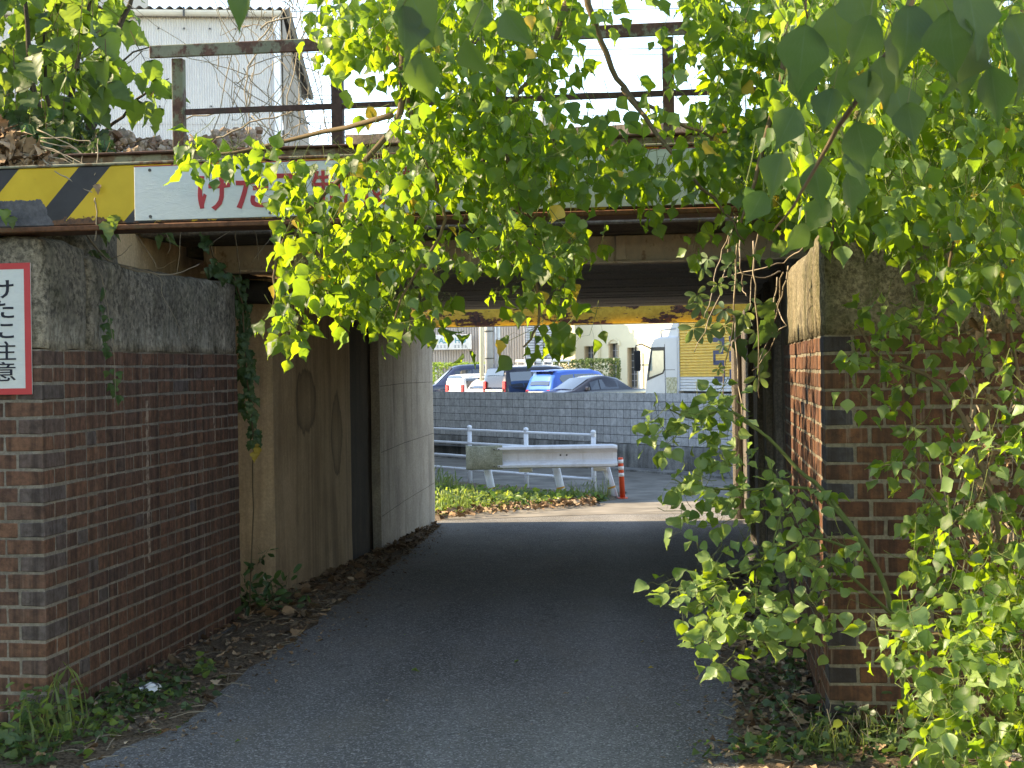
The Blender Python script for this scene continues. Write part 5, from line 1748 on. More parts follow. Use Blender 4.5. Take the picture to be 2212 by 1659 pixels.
for q, a, b in ((B((2100,-400,1.6),(1960,20,1.55),(1880,170,1.6),(1790,310,1.7),(1730,420,1.75),(1670,500,1.8)), .005, .0012),
                (B((2100,-400,1.6),(2100,-100,1.4),(2080,60,1.4)), .004, .001),
                (B((2100,-400,1.6),(1400,-300,1.6),(1000,-150,1.55),(930,-20,1.52),(905,90,1.52)), .004, .001),
                (B((1000,-150,1.55),(700,-130,1.55),(560,-50,1.55)), .002, .001), (B((2100,-400,1.6),(1780,-100,1.5),(1745,40,1.5)), .003, .001)):
    limb(mb, q, a, b, 5, .001)
adopt(mb.build('bough', M['twig']), TB)
adopt(tw.build('petioles', M['twig_green']), TB)['kind'] = 'stuff'
foliage(TB, items, None)

# unseen tree crowns, added to shade the nearest leaves and the lane
def canopy(name, label, centre, rad, n, size, trunk, seed, mats, cat='tree', group=None, kind='tallow'):
    r = random.Random(seed)
    items = []
    for i in range(n):
        d = rv(r).normalized() * (r.random() ** .4)
        d *= 1 + .35 * mnoise.noise(d * 2.2 + Vector((seed, 0, 0)))
        p = Vector(centre) + Vector((d.x * rad[0], d.y * rad[1], d.z * rad[2]))
        items.append((kind, r.randrange(len(LEAVES[kind])), Matrix.Translation(p) @ frame(Vector((r.gauss(0, .5), r.gauss(0, .5), -.8)), rv(r) + Vector((0, 0, .6)), r.uniform(*size)), mats(r)))
    root = empty(name, trunk[0])
    tag(root, label, cat, group)
    mb = MB(); limb(mb, trunk, .12, .05, 9, .01); adopt(mb.build('trunk', M['bark']), root)
    mb = MB()
    for k in range(9):
        d = rv(r).normalized(); e = Vector(centre) + Vector((d.x * rad[0], d.y * rad[1], d.z * rad[2])) * .75
        limb(mb, [trunk[-1], (Vector(trunk[-1]) + e) / 2 + Vector((0, 0, .15)), e], .04, .01, 6, .01)
    adopt(mb.build('limb', M['bark']), root)
    foliage(root, items, None, 0)
canopy('tallow_tree', 'unseen tallow tree crown added overhead to shade the nearest leaves', (-2.7, 1.6, 4.2), (1.2, 1.1, .95), 2600, (.08, .11), [(-3.4, -.6, 0), (-3.2, -.4, 1.6), (-3.0, .4, 2.8), (-2.8, 1.2, 3.6)], 51, pick(('leaf', 1)), group='tallow trees round the underpass')  # added crown that keeps sun off the nearest leaves
for k, (c, rd, n) in enumerate((((-8.2, 7.2, 4.1), (1.7, 1.7, 2.1), 5200), ((-8.0, 4.6, 3.5), (1.6, 1.9, 2.6), 7000), ((-8.2, 1.6, 3.5), (1.6, 1.9, 2.8), 6500), ((-8.0, -2.6, 3.3), (1.6, 1.9, 2.5), 3600))):  # unseen row added to keep the foreground lane in shade
    z0 = 2.2 if k == 0 else 0
    canopy('shade_tree', ('unseen tree added for shade on the embankment left of the mulberry bush', 'unseen tree added for shade nearest the embankment', 'unseen tree added for shade in the middle of the row', 'unseen tree added for shade farthest from the bridge')[k], c, rd, n, (.16, .26), [(c[0], c[1], z0), (c[0], c[1], z0 + .7), (c[0] + .1, c[1], z0 + 1.4)], 60 + k, pick(('leaf_mul', 1)), 'tree', 'trees added left of the lane for shade', 'mulberry')

# ------------------------------------------------------------------ C: shrub in front of the right pier
r = random.Random(44)
items, tw = [], MB(); tw.smooth = True
cellsB = [C(1840,645,1920,720,.55,4.6,5.2), C(1920,640,2010,760,.62,4.5,5.2), C(2010,660,2120,800,.5,4.2,5.1), C(2110,650,2260,900,.55,3.9,4.9),
 C(1835,720,1900,800,.6,4.6,5.2), C(1840,780,1960,870,.6,4.5,5.2), C(1960,760,2040,850,.55,4.5,5.1),
 C(1910,990,1990,1050,.4,4.4,5.0), C(1960,920,2060,1010,.62,4.3,5), C(2060,860,2260,1000,.6,4,4.9), C(1900,980,1940,1030,.3,4.4,4.9), C(1990,1010,2110,1120,.62,4.2,4.9), C(2110,1000,2260,1200,.55,3.9,4.8),
 C(1965,1080,2100,1220,.72,4.1,4.8), C(1960,1200,2100,1320,.72,4,4.7), C(2090,1200,2260,1400,.82,3.7,4.6),
 C(1890,1310,1960,1400,.6,3.9,4.5), C(1930,1320,2100,1440,.82,3.8,4.5), C(1960,1430,2260,1560,.85,3.6,4.4), C(1990,1540,2260,1700,.86,3.5,4.3), C(1970,1450,2000,1560,.4,3.8,4.3), C(2090,1380,2260,1450,.85,3.7,4.5), C(2260,640,2700,1300,.6,4,5), C(2260,1300,2700,1750,.75,3.6,4.6)]
sprays(r, cellsB, 1.45, 'tallow', pick(('leaf', 6), ('leaf_pale', 4)), (.036, .068), items, tw, hang=.35, face=(-.35, -.5, .75), area=560)
TC = empty('tallow_shrub', G(2200, 1560))
tag(TC, 'tall leafy shrub growing in front of the right brick pier', 'shrub', 'tallow shrubs beside the lane')
mb = MB()
for q, a, b in ((B((2200,1620,4.6),(2180,1300,4.6),(2120,1000,4.7),(2030,830,4.8),(1900,770,4.9),(1850,700,4.9)), .014, .003),
                (B((2230,1640,4.5),(2250,1300,4.4),(2230,1000,4.4),(2180,700,4.5)), .014, .004),
                (B((2180,1300,4.6),(2050,1120,4.6),(1960,1010,4.6),(1905,1010,4.6)), .007, .002),
                (B((2200,1620,4.3),(2080,1400,4.1),(1980,1370,4.1),(1900,1360,4.1)), .008, .002),
                (B((2230,1640,4.3),(2120,1520,4.1),(2000,1500,4.0)), .007, .002)):
    limb(mb, q, a, b, 6, .003)
adopt(mb.build('stem', M['twig']), TC)
adopt(tw.build('twigs', M['twig_green']), TC)['kind'] = 'stuff'
foliage(TC, items, None)

# ------------------------------------------------------------------ D: arching shoots over the lane
r = random.Random(55)
items, tw = [], MB(); tw.smooth = True
cellsD = [C(1500,840,1560,890,.66,5.0,5.3), C(1530,835,1605,940,.66,5.0,5.4), C(1390,870,1450,910,.66,5,5.3), C(1420,875,1530,960,.74,5,5.3), C(1395,930,1460,960,.5,5,5.3), C(1520,920,1610,1010,.68,5,5.4),
 C(1450,990,1560,1050,.5,4.9,5.3), C(1440,1040,1520,1110,.55,4.9,5.3), C(1510,1030,1640,1110,.65,4.9,5.3), C(1610,1010,1700,1100,.45,4.9,5.4), C(1640,1060,1780,1120,.55,4.9,5.3),
 C(1435,1110,1480,1150,.4,4.9,5.2), C(1520,1110,1640,1180,.5,4.8,5.2), C(1640,1110,1760,1210,.6,4.8,5.2), C(1740,1140,1890,1230,.4,4.7,5.2),
 C(1515,1170,1620,1240,.62,4.7,5.1), C(1480,1230,1600,1290,.55,4.7,5.1), C(1600,1200,1740,1290,.55,4.7,5.1), C(1730,1220,1830,1300,.3,4.6,5.1),
 C(1440,1255,1520,1330,.62,4.6,5.0), C(1500,1280,1620,1370,.75,4.6,5), C(1600,1280,1720,1380,.72,4.6,5), C(1700,1290,1780,1400,.62,4.6,5), C(1520,1370,1640,1440,.62,4.5,4.9), C(1640,1370,1760,1400,.4,4.6,4.9), C(1850,1250,1910,1310,.35,4.5,4.9)]
sprays(r, cellsD, 1.15, 'round', pick(('leaf_pale', 8), ('leaf', 2)), (.034, .064), items, tw, hang=.25, face=(-.3, -.6, .8), area=560, upright=.1)
TD = empty('tallow_shrub', G(1905, 1500))
tag(TD, 'pale green arching shoots leaning from the right pier over the lane', 'shrub', 'tallow shrubs beside the lane')
mb = MB()
for q, a, b in ((B((1960,1560,4.9),(1930,1330,4.95),(1880,1200,5.0),(1798,1083,5.1),(1720,1010,5.2),(1640,930,5.2),(1570,885,5.2),(1500,905,5.2),(1440,880,5.2)), .011, .0025),
                (B((1880,1200,5.0),(1780,1075,5.1),(1700,1052,5.1),(1600,1060,5.1),(1500,1050,5.1),(1450,1035,5.1)), .007, .002),
                (B((1880,1210,5.0),(1760,1160,5),(1660,1210,4.95),(1560,1250,4.9),(1450,1280,4.85)), .006, .002),
                (B((1930,1330,4.95),(1800,1220,4.9),(1740,1300,4.8),(1650,1340,4.75),(1560,1390,4.7)), .006, .002),
                (B((1640,930,5.2),(1590,900,5.2),(1560,850,5.2)), .004, .0015), (B((1660,1210,4.95),(1690,1100,5.),(1720,1060,5.05)), .004, .002)):
    limb(mb, q, a, b, 6, .002)
adopt(mb.build('stem', M['twig_green']), TD)
adopt(tw.build('twigs', M['twig_green']), TD)['kind'] = 'stuff'
foliage(TD, items, None)

# ------------------------------------------------------------------ E: bush on the embankment, top left
r = random.Random(66)
items, tw = [], MB(); tw.smooth = True
E_ = lambda x0, y0, x1, y1, d: (x0, y0, x1, y1, d, 6.4, 8.2)
cellsE = [E_(-480,-150,-60,330,.85), E_(-60,-200,300,-40,.7), E_(-60,-40,200,60,.9), E_(200,-40,290,60,.72), E_(-60,60,180,160,.92), E_(180,60,280,160,.72), E_(270,90,310,150,.35), E_(-60,160,160,260,.9), E_(160,150,250,230,.55), E_(250,150,310,210,.45), E_(300,170,370,230,.62), E_(160,230,230,320,.45), E_(-60,260,140,330,.85), E_(140,270,230,345,.55), E_(230,0,285,40,.6)]
sprays(r, cellsE, 1.5, 'mulberry', pick(('leaf_mul', 1)), (.085, .15), items, tw, hang=.6, face=(-.2, -.5, .6), tlen=.22, pet=.05, area=560, spray=(3, 6), pr=.002)
TE = empty('mulberry_bush', W(150, 360, 7.2))
tag(TE, 'large leafy mulberry bush on the embankment in front of the warehouse', 'bush')
mb = MB()
for q, a, b in ((B((170,380,7.2),(185,300,7.2),(215,220,7.2),(250,100,7.2),(300,-60,7.2)), .04, .008), (B((170,370,7.2),(150,250,7.1),(180,80,7.0),(210,-60,7.0)), .022, .006), (B((160,370,7.2),(80,230,7),(60,60,7),(40,-60,7)), .022, .006),
                (B((185,330,7.2),(260,250,7.1),(330,190,7.0),(365,170,7.0)), .01, .003), (B((160,370,7.2),(110,250,7.3),(100,50,7.4)), .018, .005), (B((215,220,7.2),(250,140,7.1),(330,100,7.0)), .008, .003)):
    limb(mb, q, a, b, 7, .006)
adopt(mb.build('stem', M['bark']), TE)
adopt(tw.build('twigs', M['twig']), TE)['kind'] = 'stuff'
foliage(TE, items, None)
# dark undergrowth beneath it
r = random.Random(67)
items, tw = [], MB()
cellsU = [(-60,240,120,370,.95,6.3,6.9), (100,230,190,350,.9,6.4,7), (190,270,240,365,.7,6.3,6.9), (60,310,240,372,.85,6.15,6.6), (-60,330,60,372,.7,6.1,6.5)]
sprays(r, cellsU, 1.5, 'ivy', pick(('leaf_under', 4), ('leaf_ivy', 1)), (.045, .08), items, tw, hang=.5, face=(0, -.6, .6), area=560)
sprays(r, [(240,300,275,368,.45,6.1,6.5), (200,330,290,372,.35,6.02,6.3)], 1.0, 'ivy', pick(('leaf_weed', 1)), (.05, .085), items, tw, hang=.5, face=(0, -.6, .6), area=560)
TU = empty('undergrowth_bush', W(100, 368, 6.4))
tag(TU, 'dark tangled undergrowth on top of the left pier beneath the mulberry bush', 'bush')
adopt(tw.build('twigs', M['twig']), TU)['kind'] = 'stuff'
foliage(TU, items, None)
# heap of dead leaves and dry stems at the far left above the girder
r = random.Random(68)
items = []
for i in range(260):
    p = W(r.uniform(-40, 120) , 0, 6.05); px = r.uniform(-40, 115); top = 265 + max(0, px) * .75
    p = W(px, r.uniform(top, 368), r.uniform(5.98, 6.2))
    items.append(('ivy', r.randrange(5), Matrix.Translation(p) @ frame(rv(r) + Vector((0, 0, -.7)), rv(r) + Vector((0, -.8, .3)), r.uniform(.05, .11), r.uniform(.4, .8)), r.choice(['dry_pale', 'dry', 'dry'])))
TH = empty('dead_leaf_heap', W(40, 368, 6.1))
tag(TH, 'heap of curled dead brown leaves and vine stems above the striped girder', 'leaf heap')
mb = MB()
for k in range(16):
    a = W(r.uniform(-40, 110), r.uniform(280, 365), 6.05); b = a + Vector((r.uniform(.1, .3), r.uniform(-.08, 0), r.uniform(-.12, .02))); c = b + Vector((r.uniform(-.02, .1), -.02, r.uniform(-.12, -.02)))
    limb(mb, [a, b, c], .003, .0012, 4, .004)
limb(mb, B((95,345,5.96),(120,370,5.93),(170,400,5.92),(225,428,5.91),(228,440,5.91)), .004, .0025, 5, .002)
limb(mb, B((205,428,5.9),(208,460,5.9),(205,520,5.9)), .003, .002, 4, .002)
limb(mb, B((205,380,5.9),(210,330,5.95),(212,300,6)), .002, .002, 4, .002)
adopt(mb.build('dry_stem', M['twig_dry']), TH)
foliage(TH, items, None, 260)
items = []
for (px, py, s_, k) in ((210,400,.05,'dry'), (245,468,.075,'leaf_mul'), (10,455,.08,'leaf_weed'), (232,482,.1,'leaf_vine'), (25,470,.06,'leaf_mul')):
    items.append(('ivy', r.randrange(5), Matrix.Translation(W(px, py, 5.88)) @ frame(Vector((.1, -.1, -1)), Vector((.2, -1, .3)), s_ * .8), k))
TV = empty('stray_vine', W(205, 400, 5.9)); tag(TV, 'few stray vine leaves dangling across the hazard stripes of the girder', 'vine')
foliage(TV, items, None)

# ------------------------------------------------------------------ F: creeper on the edge of the left wall
r = random.Random(77)
items, tw = [], MB(); tw.smooth = True
path = [(505,590),(515,620),(523,680),(528,740),(533,800),(538,860),(545,920),(552,960)]
for k in range(230):
    u = r.random(); i = min(int(u * 7), 6); f = u * 7 - i
    px = path[i][0] * (1 - f) + path[i+1][0] * f + r.gauss(0, 7); py = path[i][1] * (1 - f) + path[i+1][1] * f
    Y = 8.62 + r.uniform(-.06, .12)
    items.append(('ivy', r.randrange(5), Matrix.Translation(W(px, py, Y)) @ frame(Vector((r.gauss(.1, .3), -.15, -1)), Vector((r.gauss(.3, .3), -1, .45)), r.uniform(.034, .06)), 'leaf_ivy'))
for k in range(30):
    items.append(('ivy', r.randrange(5), Matrix.Translation(W(r.uniform(440, 520), 0, 8.3)) @ frame(Vector((0, 0, -1)), Vector((0, -1, .4)), .06), 'leaf_ivy')) if False else None
for (px, py, s_) in ((445,505,.075),(455,520,.06),(437,525,.08),(465,575,.075),(452,580,.07),(480,570,.06),(470,590,.07),(485,600,.06),(490,592,.06),(462,560,.05)):
    items.append(('ivy', r.randrange(5), Matrix.Translation(W(px, py, 8.2)) @ frame(Vector((r.gauss(0, .4), -.1, -.7)), Vector((.2, -1, .5)), s_), 'leaf_ivy'))
for (px, py) in ((552,955),(556,968),(549,978)):
    items.append(('ivy', r.randrange(5), Matrix.Translation(W(px, py, 8.6)) @ frame(Vector((0, 0, -1)), Vector((.2, -1, .3)), .06), 'yellow_leaf'))
cellsF = [(528,1180,600,1260,.35,8.4,9), (522,1250,620,1340,.6,8.2,8.9), (590,1220,660,1300,.25,8.4,9)]
sprays(r, cellsF, 1.0, 'oblong', pick(('leaf_ivy', 3), ('leaf_under', 1)), (.05, .08), items, tw, hang=.2, area=360, upright=.3)
TF = empty('ivy_creeper', G(540, 1338))
tag(TF, 'dark green ivy creeper running down the far edge of the left brick wall', 'creeper')
mb = MB()
limb(mb, B((440,495,8.2),(470,570,8.3),(505,600,8.55),(525,680,8.6),(533,800,8.6),(545,920,8.6),(548,1100,8.7),(540,1320,8.6)), .006, .004, 5, .004)
for (x, y0, y1) in ((1060 / 2, 488, 590),):
    limb(mb, B((509,488,7.6),(512,540,7.6),(518,600,7.6)), .0025, .002, 4, .002)
limb(mb, B((548,490,7.6),(555,530,7.6),(557,560,7.6)), .002, .0015, 4, .003)
adopt(mb.build('stem', M['twig']), TF)
adopt(tw.build('twigs', M['twig_green']), TF)['kind'] = 'stuff'
foliage(TF, items, None)
# thin vines and a dry branch over the left cap
r = random.Random(78)
items = []
for k in range(34):
    u = r.random(); px = 205 + 48 * u + r.gauss(0, 6) ; py = 560 + 300 * u
    items.append(('ivy', r.randrange(5), Matrix.Translation(W(px, py, 6.62 - .12 * u)) @ frame(Vector((r.gauss(0, .4), -.1, -1)), Vector((.6, -.8, .4)), r.uniform(.025, .045)), 'leaf_ivy'))
for (px, py) in ((350,500),(345,510),(357,498),(215,545),(195,545),(360,520),(225,505),(240,500)):
    items.append(('ivy', r.randrange(5), Matrix.Translation(W(px, py, 6.9)) @ frame(Vector((r.gauss(.6, .4), -.1, -.5)), Vector((0, -.6, .8)), .07, .6), 'leaf_vine'))
TG = empty('trailing_vine', W(200, 550, 6.6)); tag(TG, 'thin trailing vine with small leaves hanging over the left concrete cap', 'vine')
mb = MB()
limb(mb, B((180,510,6.7),(205,560,6.6),(222,610,6.55),(235,680,6.52),(243,740,6.5),(250,860,6.5)), .002, .0012, 4, .002)
limb(mb, B((182,500,6.9),(215,545,6.9),(260,575,6.85),(330,590,6.8),(380,592,6.9),(430,570,7.0)), .006, .002, 5, .002)
limb(mb, B((250,570,6.85),(300,580,6.8),(345,600,6.75),(352,640,6.7),(380,690,6.8),(400,760,7.0)), .002, .001, 4, .002)
limb(mb, B((240,560,6.85),(270,545,6.8),(285,525,6.8)), .002, .001, 4, .002)
limb(mb, B((290,500,6.9),(330,560,6.9),(345,580,6.9),(380,560,6.9)), .002, .001, 4, .002)
limb(mb, B((355,495,6.6),(362,510,6.6),(368,530,6.6),(363,548,6.6)), .002, .001, 4, .001)
adopt(mb.build('dry_stem', M['twig_dry']), TG)
foliage(TG, items, None)

# ------------------------------------------------------------------ G: vines hanging at the right end under the girder
r = random.Random(88)
items = []
for (px, py, s_, k) in ((1520,560,.10,0),(1535,545,.08,0),(1500,620,.09,0),(1522,640,.11,0),(1545,600,.08,0),(1490,690,.11,0),(1515,700,.10,0),(1555,690,.10,0),(1580,560,.08,0),(1600,660,.1,0),(1575,655,.1,0),(1625,700,.1,0),(1650,640,.1,0),(1610,690,.12,1),(1660,700,.13,1),(1640,760,.13,1),(1620,800,.11,0),(1590,740,.1,1),(1565,735,.06,0),(1650,660,.1,1),(1545,790,.05,0),(1600,600,.07,0),(1570,520,.07,0)):
    kd = 'palmate' if k == 0 else 'ivy'
    items.append((kd, r.randrange(len(LEAVES[kd])), Matrix.Translation(W(px, py, 6.3 + r.uniform(-.2, .5))) @ frame(Vector((r.gauss(0, .5), -.1, -.8)), Vector((r.gauss(0, .4), -1, .4)), s_), 'leaf_vine' if k == 0 else 'leaf_ivy'))
TI = empty('hanging_vines', W(1590, 470, 6.4)); tag(TI, 'hanging vines with five lobed leaves at the right end under the girder', 'vine')
mb = MB()
for q in (((1580,465),(1572,560),(1545,660),(1500,760)), ((1592,465),(1590,600),(1578,720),(1560,840),(1570,930)), ((1610,470),(1596,560),(1605,620),(1612,640)), ((1640,480),(1630,560),(1622,620),(1618,670)), ((1625,520),(1632,620),(1638,760),(1640,860)), ((1745,525),(1700,560),(1650,580),(1560,600)), ((1700,575),(1690,640),(1660,720),(1640,780)), ((1690,590),(1680,660),(1690,700),(1660,760),(1625,800)), ((1590,465),(1560,540),(1540,620),(1520,690)), ((1600,480),(1585,640),(1590,760),(1600,900),(1590,980)), ((1680,600),(1672,660),(1668,720)), ((1690,585),(1650,600),(1600,590))):
    limb(mb, [W(x, y, 6.3 + .3 * math.sin(x)) for x, y in q], .0035, .0018, 4, .004)
adopt(mb.build('vine_stem', M['twig_dry']), TI)
foliage(TI, items, None)
# dry bare vines clinging to the warehouse and railing
r = random.Random(89)
TJ = empty('dry_vine', W(640, 290, 6.6)); tag(TJ, 'tangle of bare dry vines between the railing and the warehouse corner', 'vine')
mb = MB()
for k in range(70):
    a = W(r.uniform(500, 700), r.uniform(10, 280), r.uniform(6.4, 7.2))
    d = Vector((r.gauss(0, .12), r.gauss(0, .05), r.gauss(0, .22)))
    limb(mb, [a, a + d + rv(r, .04), a + d * 2 + rv(r, .06), a + d * 2.6 + rv(r, .08)], .0026, .001, 4, .006, r)
for q in (((370,330),(390,280),(420,250),(560,240),(640,235)), ((470,300),(540,270),(600,250),(660,235)), ((580,330),(600,300),(640,290)), ((520,110),(480,100),(470,150)), ((600,30),(560,90),(530,200),(590,300)), ((700,20),(640,120),(620,280)), ((560,60),(640,30),(600,0))):
    limb(mb, [W(x, y, 6.2) for x, y in q], .004, .002, 4, .006, r)
adopt(mb.build('dry_stem', M['twig_dry']), TJ)

# dead vines on the right pier face
r = random.Random(90)
TK = empty('dead_vine', W(2120, 1000, 5.2)); tag(TK, 'dead brown vine with withered leaves against the right brick pier', 'vine')
mb = MB()
for k in range(26):
    px = r.uniform(2060, 2200); y0 = r.uniform(780, 1150)
    limb(mb, [W(px, y0, 5.25), W(px + r.uniform(-40, 40), y0 + 90, 5.2), W(px + r.uniform(-60, 60), y0 + 190, 5.2), W(px + r.uniform(-60, 40), y0 + 280, 5.2)], .004, .002, 4, .006, r)
adopt(mb.build('dry_stem', M['twig_dry']), TK)
items = []
for k in range(150):
    px = r.gauss(2125, 45); py = r.uniform(600, 1150)
    items.append(('ivy', r.randrange(5), Matrix.Translation(W(px, py, r.uniform(4.95, 5.25))) @ frame(rv(r) + Vector((0, 0, -1)), rv(r) + Vector((-.3, -.8, .3)), r.uniform(.03, .07), .6), r.choice(['dry', 'dry_pale', 'dry'])))
foliage(TK, items, None)
# ================================================================== LITTER, WEEDS, SMALL THINGS ON THE GROUND
def gground(x, y): return gz(y) + .012
def scatter_items(r, n, sampler, kinds, size, mats, flat=.5, lift=.012, sx=(.5, 1.0), sink=1.0):
    out = []
    for i in range(n):
        x, y = sampler(r)
        kd = r.choice(kinds)
        p = Vector((x, y, gz(y) + lift + r.random() * .022 * sink))
        an = r.uniform(0, 6.28)
        tip = Vector((math.cos(an), math.sin(an), r.gauss(.05, .25)))
        nr = Vector((r.gauss(0, flat), r.gauss(0, flat), 1))
        if r.random() < .35: nr = -nr
        out.append((kd, r.randrange(len(LEAVES[kd])), Matrix.Translation(p) @ frame(tip, nr, r.uniform(*size), r.uniform(*sx)), r.choice(mats)))
    return out
def between(A, Bp, bias=1.0, y0=0, y1=1):
    def f(r):
        k = y0 + (y1 - y0) * r.random()
        def samp(pl):
            q = k * (len(pl) - 1); i = min(int(q), len(pl) - 2); u = q - i
            return pl[i][0] * (1-u) + pl[i+1][0] * u, pl[i][1] * (1-u) + pl[i+1][1] * u
        a, b = samp(A), samp(Bp)
        u = r.random() ** bias
        return a[0] * (1-u) + b[0] * u, a[1] * (1-u) + b[1] * u
    return f
r = random.Random(101)
items = scatter_items(r, 1500, between(vl_in, vl_out, 1.25), ['tallow', 'ivy', 'oblong', 'mulberry'], (.02, .055), ['dry', 'dry_dark', 'dry_dark', 'dry_pale'])
items += scatter_items(r, 240, between(vl_in, vl_out, 1.7, .25, 1), ['ivy', 'mulberry'], (.05, .10), ['dry', 'dry', 'dry_pale'], .7)
items += scatter_items(r, 900, between(vl_in, vl_out, 1.2, .45, 1), ['oblong'], (.03, .07), ['dry', 'dry_dark'], .7, sx=(.2, .5))
for it in items: pass
LL = empty('leaf_litter', S(.1, 1.2)); tag(LL, 'brown leaf litter and pine like scraps along the foot of the left wall', 'leaf litter')
foliage(LL, items, None, 240, 'dead_leaf', 'dead_leaves')
mb = MB()
f = between(vl_in, vl_out, 1.0)
for k in range(420):
    x, y = f(r); an = r.uniform(-.5, .6) + (math.pi / 2 if r.random() < .35 else 0); l = r.uniform(.03, .16)
    d = Vector((math.cos(an), math.sin(an), r.uniform(-.05, .1))) * l
    p = Vector((x, y, gz(y) + .022)); q = p + d; q.z = gz(q.y) + .02 + r.random() * .02
    mb.tube([p, (p + q) / 2 + Vector((0, 0, r.uniform(0, .012))), q], r.uniform(.0008, .0022), 3, False)
o = adopt(mb.build('broken_twigs', M['twig_dry']), LL); o['kind'] = 'stuff'
items = scatter_items(r, 1100, between(vr_in, vr_out, .9), ['tallow', 'ivy', 'oblong', 'mulberry'], (.02, .06), ['dry', 'dry_dark', 'dry_dark', 'dry_pale'])
items += scatter_items(r, 160, between(vr_in, vr_out, .8, .1, .8), ['ivy', 'tallow'], (.05, .085), ['dry', 'dry', 'dry_pale'], .7)
LR = empty('leaf_litter', S(2.95, .6)); tag(LR, 'brown leaf litter at the foot of the right brick pier', 'leaf litter')
foliage(LR, items, None, 220, 'dead_leaf', 'dead_leaves')
mb = MB(); f = between(vr_in, vr_out, 1.0)
for k in range(160):
    x, y = f(r); an = r.uniform(0, 3.14); l = r.uniform(.03, .13)
    p = Vector((x, y, .02)); q = p + Vector((math.cos(an) * l, math.sin(an) * l, .01))
    mb.tube([p, q], r.uniform(.0008, .002), 3, False)
limb(mb, [G(1668, 1540) + Vector((0,0,.03)), G(1672, 1570) + Vector((0,0,.03)), G(1668, 1595) + Vector((0,0,.02)), G(1650, 1620) + Vector((0,0,.02))], .006, .004, 5, .001)
limb(mb, [G(1500, 1400) + Vector((0,0,.02)), G(1560, 1408) + Vector((0,0,.03)), G(1600, 1425) + Vector((0,0,.02))], .003, .002, 4, .001)
o = adopt(mb.build('broken_twigs', M['twig_dry']), LR); o['kind'] = 'stuff'

# single fallen leaves on the asphalt
LAB = [((889, 1451), 'tallow', .05, 'leaf_weed', 'pale green fallen leaf in the middle of the lane, largest there'), ((1120, 1430), 'tallow', .035, 'leaf_weed', 'small green fallen leaf near the centre line of the lane'),
       ((1412, 1445), 'tallow', .032, 'yellow_leaf', 'small yellow fallen leaf toward the right side of the lane'), ((1385, 1390), 'oblong', .04, 'yellow_leaf', 'thin yellowish fallen leaf on the lane below the arching shoots'),
       ((508, 1606), 'tallow', .03, 'leaf_weed', 'green fallen leaf on the asphalt in the left foreground'), ((1543, 1604), 'tallow', .045, 'yellow_leaf', 'yellow fallen leaf at the right edge of the asphalt'),
       ((1420, 1380), 'oblong', .03, 'dry_pale', 'pale dry fallen leaf close to the shadowed right kerb'), ((590, 1404), 'tallow', .055, 'dry_pale', 'pale dry leaf lying at the edge of the left litter strip'),
       ((640, 1365), 'oblong', .04, 'dry_pale', 'narrow dry leaf on the asphalt beside the left litter'), ((1230, 1500), 'oblong', .03, 'dry', 'brown leaf scrap in the middle foreground of the lane'), ((455, 1590), 'oblong', .035, 'dry_pale', 'pale leaf scrap on the lane beside the left verge')]
for (px, kd, s_, mk, lab) in LAB:
    p = G(*px); p.z += .006
    me = leaf_mesh(kd, r.randrange(len(LEAVES[kd])), M[mk])
    o = link('fallen_leaf', me); an = r.uniform(0, 6.28)
    o.matrix_world = Matrix.Translation(p) @ frame(Vector((math.cos(an), math.sin(an), .05)), Vector((r.gauss(0, .3), r.gauss(0, .3), 1)), s_, .7)
    tag(o, lab, 'leaf', 'fallen leaves on the lane')
# crumpled wrapper
mb = MB(); bm = bmesh.new(); bmesh.ops.create_icosphere(bm, subdivisions=3, radius=.032)
for v in bm.verts:
    d = mnoise.noise_vector(v.co * 45); v.co = Vector((v.co.x * 1.5, v.co.y * 1.0, v.co.z * .65)) + d * .014
bm.verts.index_update(); mb.add([v.co for v in bm.verts], [[v.index for v in f_.verts] for f_ in bm.faces]); bm.free()
wm = NT('wrapper'); wv_ = wm.vor(wm.pos(), 22)
o = mb.build('crumpled_wrapper', wm.fin(wm.ramp(wv_, [(.45, (.75, .77, .78)), (.6, (.06, .07, .08))]), .35, .5))
o.location = G(325, 1512) + Vector((0, 0, .05)); tag(o, 'crumpled white and dark wrapper in the weeds at the left wall foot', 'litter')

# grasses and low plants
def tuft(r, c, n, h, spread, items, mat='grass', lean=.5):
    for i in range(n):
        an = r.uniform(0, 6.28); d = Vector((math.cos(an), math.sin(an), 0))
        p = Vector(c) + d * r.random() * spread
        p.z = gz(p.y)
        up = (Vector((0, 0, 1)) + d * r.uniform(.1, lean) + rv(r, .12)).normalized()
        nr = d * -1 + Vector((0, 0, .4)) + rv(r, .2)
        items.append(('blade', r.randrange(6), Matrix.Translation(p) @ frame(up, -nr, h * r.uniform(.5, 1.2), r.uniform(.5, .9)), mat))
def lowplants(r, n, sampler, items, mats, size, hmax, kinds=('oblong', 'round')):
    for i in range(n):
        x, y = sampler(r)
        h = r.random() ** 1.6 * hmax
        p = Vector((x, y, gz(y) + .02 + h))
        kd = r.choice(kinds)
        tip = Vector((r.gauss(0, 1), r.gauss(0, 1), r.gauss(.1, .35)))
        nr = Vector((r.gauss(0, .5), r.gauss(-.25, .5), 1))
        items.append((kd, r.randrange(len(LEAVES[kd])), Matrix.Translation(p) @ frame(tip, nr, r.uniform(*size), r.uniform(.8, 1.2)), r.choice(mats)))
r = random.Random(111)
items = []
gl_ = lambda cx, cy, sx_, sy_: (lambda r_: (lambda p: (p.x, p.y))(G(cx + r_.gauss(0, sx_), cy + r_.gauss(0, sy_))))
